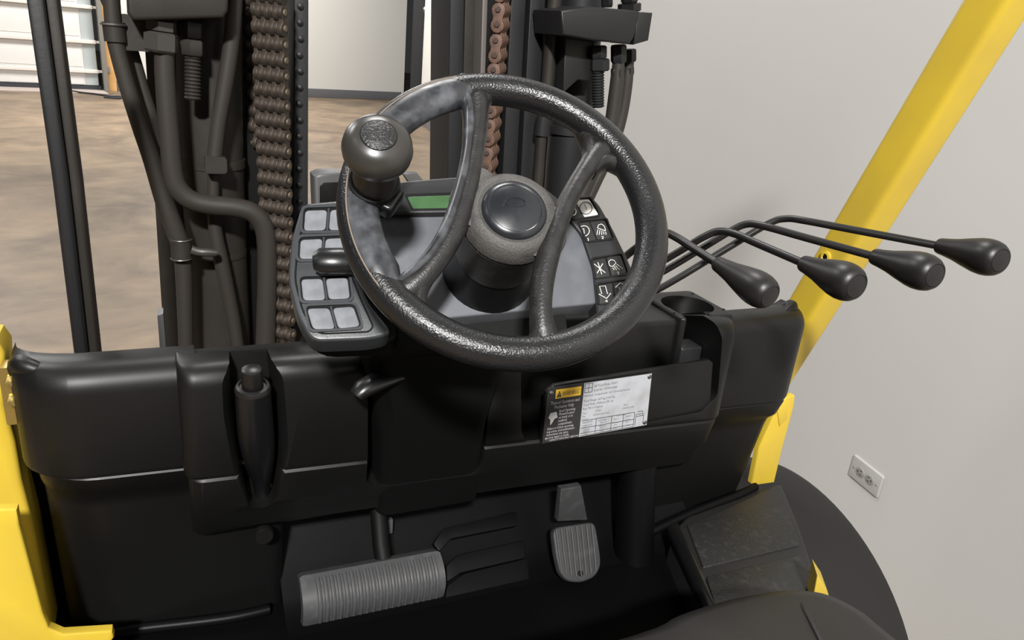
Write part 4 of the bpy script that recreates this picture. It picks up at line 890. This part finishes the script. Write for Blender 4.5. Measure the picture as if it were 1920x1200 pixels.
# cylinder straps
def strap(px_, py_, r_px, yy, h_px, name, parent, m_):
    q = pY(px_, py_, yy); r = r_px * mpp(q); hh = h_px * mpp(q); mm = MB()
    mm.lathe(q - Z * hh / 2, Z, [(r * 0.96, 0), (r, 0), (r, hh), (r * 0.96, hh)], 28); return mm.build(name, m_, parent)
strap(398, 303, 59, 1.46, 16, 'cylinder_strap', ML, MAST); strap(404, 470, 56, 1.46, 12, 'cylinder_strap', ML, MAST)
for (px_, y0p, y1p, w_) in ((404, 291, 322, 19),):
    q = pY(px_, (y0p + y1p) / 2, 1.37); mm = MB(); mm.box(q, X, Z, Y, w_ * mpp(q), (y1p - y0p) / 2 * mpp(q), 0.018, 0.006); mm.build('strap_clip', MAST, ML)
q = pY(340, 466, 1.35); mm = MB(); mm.lathe(pY(341, 484, 1.35), pY(339, 448, 1.35) - pY(341, 484, 1.35), [(15 * mpp(q), 0), (18 * mpp(q), 0), (18 * mpp(q), 36 * mpp(q)), (15 * mpp(q), 36 * mpp(q))], 20); c_ = mm.build('hose_clamp', MAST, ML)
for yy_ in (448, 484):
    q2 = pY(340, yy_, 1.35); mm = MB(); mm.tube([q2 + V((18.3 * mpp(q) * math.cos(t), 18.3 * mpp(q) * math.sin(t), 0)) for t in [math.pi * (1.0 + i * 0.1) for i in range(11)]], 0.0012, 6); mm.build('clamp_edge', STEELD, c_)
mt([(358, 468, 1.345), (372, 472, 1.345), (388, 473, 1.345), (404, 474, 1.35)], [9, 8, 8, 7], 'clamp_screw', STEELD, 1.35, 10, 2, ML)
mm = MB(); mm.prism([pY(x, y, 1.30) for x, y in ((295, 592), (306, 588), (312, 650), (300, 660))], V((0, 0.03, 0)), 0.002); mm.build('rail_stop', GREYP, ML)

# windshield post at far left: two joined bars
PW = empty('guard_post', pY(165, 660, 1.05), FK); PW['label'] = 'slim black double post left of the mast'
for xa_, xb_, xc_, xd_, yy_ in ((46, 80, 141, 168, 1.05), (80, 106, 165, 190, 1.06)):
    P_ = []
    mm = MB(); mm.prism([pY(xc_, 690, yy_), pY(xd_, 690, yy_), pY((xb_ + xd_) / 2 + 4, 340, yy_), pY(xb_ - 6, -60, yy_), pY(xa_ - 6, -60, yy_), pY((xa_ + xc_) / 2 + 4, 340, yy_)], V((0, 0.03, 0)), 0.006); mm.build('post_bar', MASTB if xa_ == 46 else MAST, PW)

# chains ---------------------------------------------------------------
def plate_mesh(name, pitch, r, t, m_, wst=0.52):
    pts = []
    for s_ in (1, -1):
        for i in range(9):
            an = -math.pi * 0.62 + math.pi * 1.24 * i / 8 + (math.pi / 2)
            pts.append((r * math.cos(an) * s_ * 1.0, (pitch / 2 + r * math.sin(an)) * s_))
        pts.append((-r * wst * s_, 0.12 * pitch * s_)); pts.append((-r * wst * s_, -0.12 * pitch * s_))
    mm = MB(); mm.prism([V((x, y, t / 2)) for x, y in pts], V((0, 0, -t)), t * 0.2); me, c = mm.mesh(name, m_, 40, origin=(0, 0, 0)); return me
def pin_mesh(name, r, L_, m_):
    mm = MB(); mm.lathe((0, 0, -L_ / 2), Z, [(0, 0), (r, 0), (r, L_ - 0.001), (r * 0.8, L_), (0, L_)], 12); me, c = mm.mesh(name, m_, 40, origin=(0, 0, 0)); return me
def chain(pts, axis, slots, th_, r, name, label, m_, pm, even, odd, pin_extra=0.002, wst=0.52):
    """pts: pin centres at the visible end; axis: from that end to the hidden end"""
    axis = V(axis).normalized(); root = empty(name, pts[0], FK); root['label'] = label
    pitch = sum((pts[i + 1] - pts[i]).length for i in range(len(pts) - 1)) / (len(pts) - 1)
    PMs = plate_mesh('link_plate', pitch, r, th_ * 0.97, m_, wst); L_ = slots * th_; PN = pin_mesh('chain_pin', r * 0.42, L_ + 2 * pin_extra, pm)
    for i in range(len(pts)):
        t = (pts[min(i + 1, len(pts) - 1)] - pts[max(i - 1, 0)]).normalized(); zz = (-axis); xx = t.cross(zz).normalized(); zz = xx.cross(t)
        M3 = Matrix((xx, t, zz)).transposed().to_4x4()
        put('chain_pin', PN, root, Matrix.Translation(pts[i] + axis * L_ / 2) @ M3)
        if i + 1 < len(pts):
            c = (pts[i] + pts[i + 1]) / 2
            for s_ in (even if i % 2 == 0 else odd):
                put('link_plate', PMs, root, Matrix.Translation(c + axis * th_ * (s_ + 0.5)) @ M3)
    return root
ys = [-34, -5, 25, 55, 86, 115, 145, 174, 202, 230, 258, 286, 313, 340, 367, 393, 420, 446, 472, 498, 524, 550, 576, 602, 628, 654]
pc_ = [pY(534 + (y - 25) * 0.0265, y, 1.33) for y in ys]
chain(pc_, V((-0.80, 0.62, 0.02)), 7, 0.0078, 0.0125, 'leaf_chain', 'oily brown leaf chain on the left upright', CHAIN, PIN, (0, 2, 4, 6), (1, 3, 5))
pc2 = [pY(488 + (y - 25) * 0.022, y, 1.47) for y in range(-30, 300, 30)]
chain(pc2, V((-0.80, 0.62, 0.02)), 3, 0.0078, 0.0125, 'leaf_chain', 'short run of leaf chain deeper in the left upright', CHAIN, PIN, (0, 2), (1,))

MR = empty('mast_upright', pY(1000, 400, 1.42), FK); MR['label'] = 'black right mast upright behind the steering wheel'
mbar(846, 872, 838, 864, -60, 420, 1.44, 0.12, 'inner_rail', MASTB, MR)
mbar(874, 896, 862, 884, -60, 420, 1.47, 0.10, 'inner_rail', MAST, MR)
mbar(892, 925, 880, 905, -60, 420, 1.56, 0.05, 'rail_web', RUSTIN, MR)
mbar(907, 917, 893, 901, -60, 420, 1.43, 0.05, 'bare_rail_strip', GREYST, MR)
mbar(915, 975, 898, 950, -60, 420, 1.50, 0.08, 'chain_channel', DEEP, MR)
mbar(1000, 1090, 985, 1060, -60, 420, 1.60, 0.03, 'rail_web', DEEP, MR)  # dark sheet added behind so the gap by the pipe reads as shade
mbar(962, 990, 938, 964, -60, 420, 1.44, 0.10, 'rail', MASTB, MR)
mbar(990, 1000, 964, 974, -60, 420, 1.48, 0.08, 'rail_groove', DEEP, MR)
mbar(998, 1026, 972, 1000, -60, 420, 1.43, 0.10, 'rail', MASTB, MR)
mt([(1045, -60), (1040, 0), (1030, 120), (1022, 210), (1016, 250)], 13, 'hydraulic_pipe', MAST, 1.40, 14, 3, MR, 0.4)
mt([(1016, 245), (1012, 300), (1006, 380)], 10, 'hydraulic_pipe', MAST, 1.40, 14, 3, MR, 0.0, 0.85)
q = pY(1017, 238, 1.39); mm = MB(); mm.lathe(pY(1015, 254, 1.40), pY(1019, 222, 1.40) - pY(1015, 254, 1.40), [(0, 0), (15 * mpp(q), 0), (15 * mpp(q), 32 * mpp(q)), (0, 32 * mpp(q))], 18); mm.build('pipe_clamp', MASTB, MR)
mt([(1092, -60), (1086, 60), (1074, 200), (1064, 300), (1056, 400)], [42, 42, 41, 40, 39], 'lift_cylinder', MASTB, 1.46, 28, 4, MR, 0.4, 0.85)
q = pY(1062, 238, 1.46); strap(1066, 243, 43, 1.46, 14, 'cylinder_strap', MR, MASTB)
mm = MB(); mm.prism([pY(x, y, 1.30) for x, y in ((1052, 20), (1100, 12), (1175, 18), (1201, 22), (1190, 70), (1182, 83), (1110, 76), (1055, 66))], V((0, 0.12, 0)), 0.005)
blk = mm.build('cylinder_bracket', MASTB, MR)
mm = MB(); mm.prism([pY(x, y, 1.302) for x, y in ((1196, 22), (1224, 24), (1216, 76), (1188, 84))], V((0.02, 0.12, 0)), 0.003); mm.build('bracket_end', MASTB, blk)
mm = MB(); mm.prism([pY(x, y, 1.36) for x, y in ((1060, 70), (1116, 78), (1106, 152), (1084, 150), (1056, 175))], V((0, 0.08, 0)), 0.003); mm.build('bracket_gusset', MASTB, blk)
hexnut(1122, 0, 16, 86, 110, 1.35, 'stud_nut', MASTB, MR); hexnut(1124, 0, 19, 110, 133, 1.35, 'stud_nut', MASTB, MR); stud(1121, 133, 201, 12.5, 1.35, MR, MASTB, 5)
hexnut(1138, 0, 11, -20, 14, 1.36, 'bracket_bolt', BLACK, MR); hexnut(1180, 0, 22, 6, 22, 1.36, 'bracket_bolt', BLACK, MR); hexnut(1180, 0, 16, -24, 6, 1.36, 'bracket_bolt', BLACK, MR)
hexnut(1160, 0, 15, 84, 118, 1.35, 'hose_fitting', MASTB, MR); hexnut(1158, 0, 13, 128, 146, 1.35, 'hose_fitting', MASTB, MR)
hexnut(1180, 0, 13, 92, 116, 1.38, 'hose_fitting', MASTB, MR); hexnut(1178, 0, 11, 126, 140, 1.38, 'hose_fitting', MASTB, MR)
mt([(1160, 112), (1157, 150), (1152, 190), (1146, 230), (1134, 270), (1112, 320), (1094, 360)], [11, 13, 13, 13, 13, 12, 12], 'hose', HOSE, 1.35, 14, 4, MR, 0.0, 0.35)
mt([(1180, 112), (1176, 150), (1170, 195), (1160, 240), (1142, 290), (1118, 340), (1104, 370)], [9, 11, 11, 11, 11, 11, 11], 'hose', HOSE, 1.38, 14, 4, MR, 0.0, 0.35)
ysr = [-38, -10, 20, 48, 78, 106, 133, 159, 184, 209, 237, 263, 289, 315, 341, 367, 392, 417, 442, 467, 491, 515, 539, 563]
pr_ = [pY(934 - (y - 20) * 0.079, y, 1.36) for y in ysr]
chain(pr_, V((0.60, 0.80, 0.08)), 7, 0.0072, 0.0128, 'roller_chain', 'rusty brown leaf chain on the right upright', RUST, PINR, (0, 2, 4, 6), (1, 3, 5), 0.003, 0.72)
# bracket lamp and wedge seen behind the pod
LB = empty('lamp_bracket', pY(605, 350, 1.02), FK)
mm = MB(); o_ = [pY(x, y, 1.02) for x, y in ((588, 330), (600, 324), (640, 323), (645, 640), (600, 640))]
mm.prism(o_, V((0, 0.03, 0)), 0.006); mm.build('housing', GREYP, LB)
mm = MB(); mm.prism([pY(x, y, 1.018) for x, y in ((600, 350), (608, 343), (640, 342), (640, 410), (600, 410))], V((0, 0.004, 0)), 0.001); mm.build('lens_recess', DEEP, LB)
mm = MB(); mm.prism([pY(x, y, 1.0) for x, y in ((756, 326), (782, 324), (800, 345), (840, 560), (815, 560), (772, 350))], V((0, 0.012, 0)), 0.002); part(mm, 'pod_bracket', GREYP)
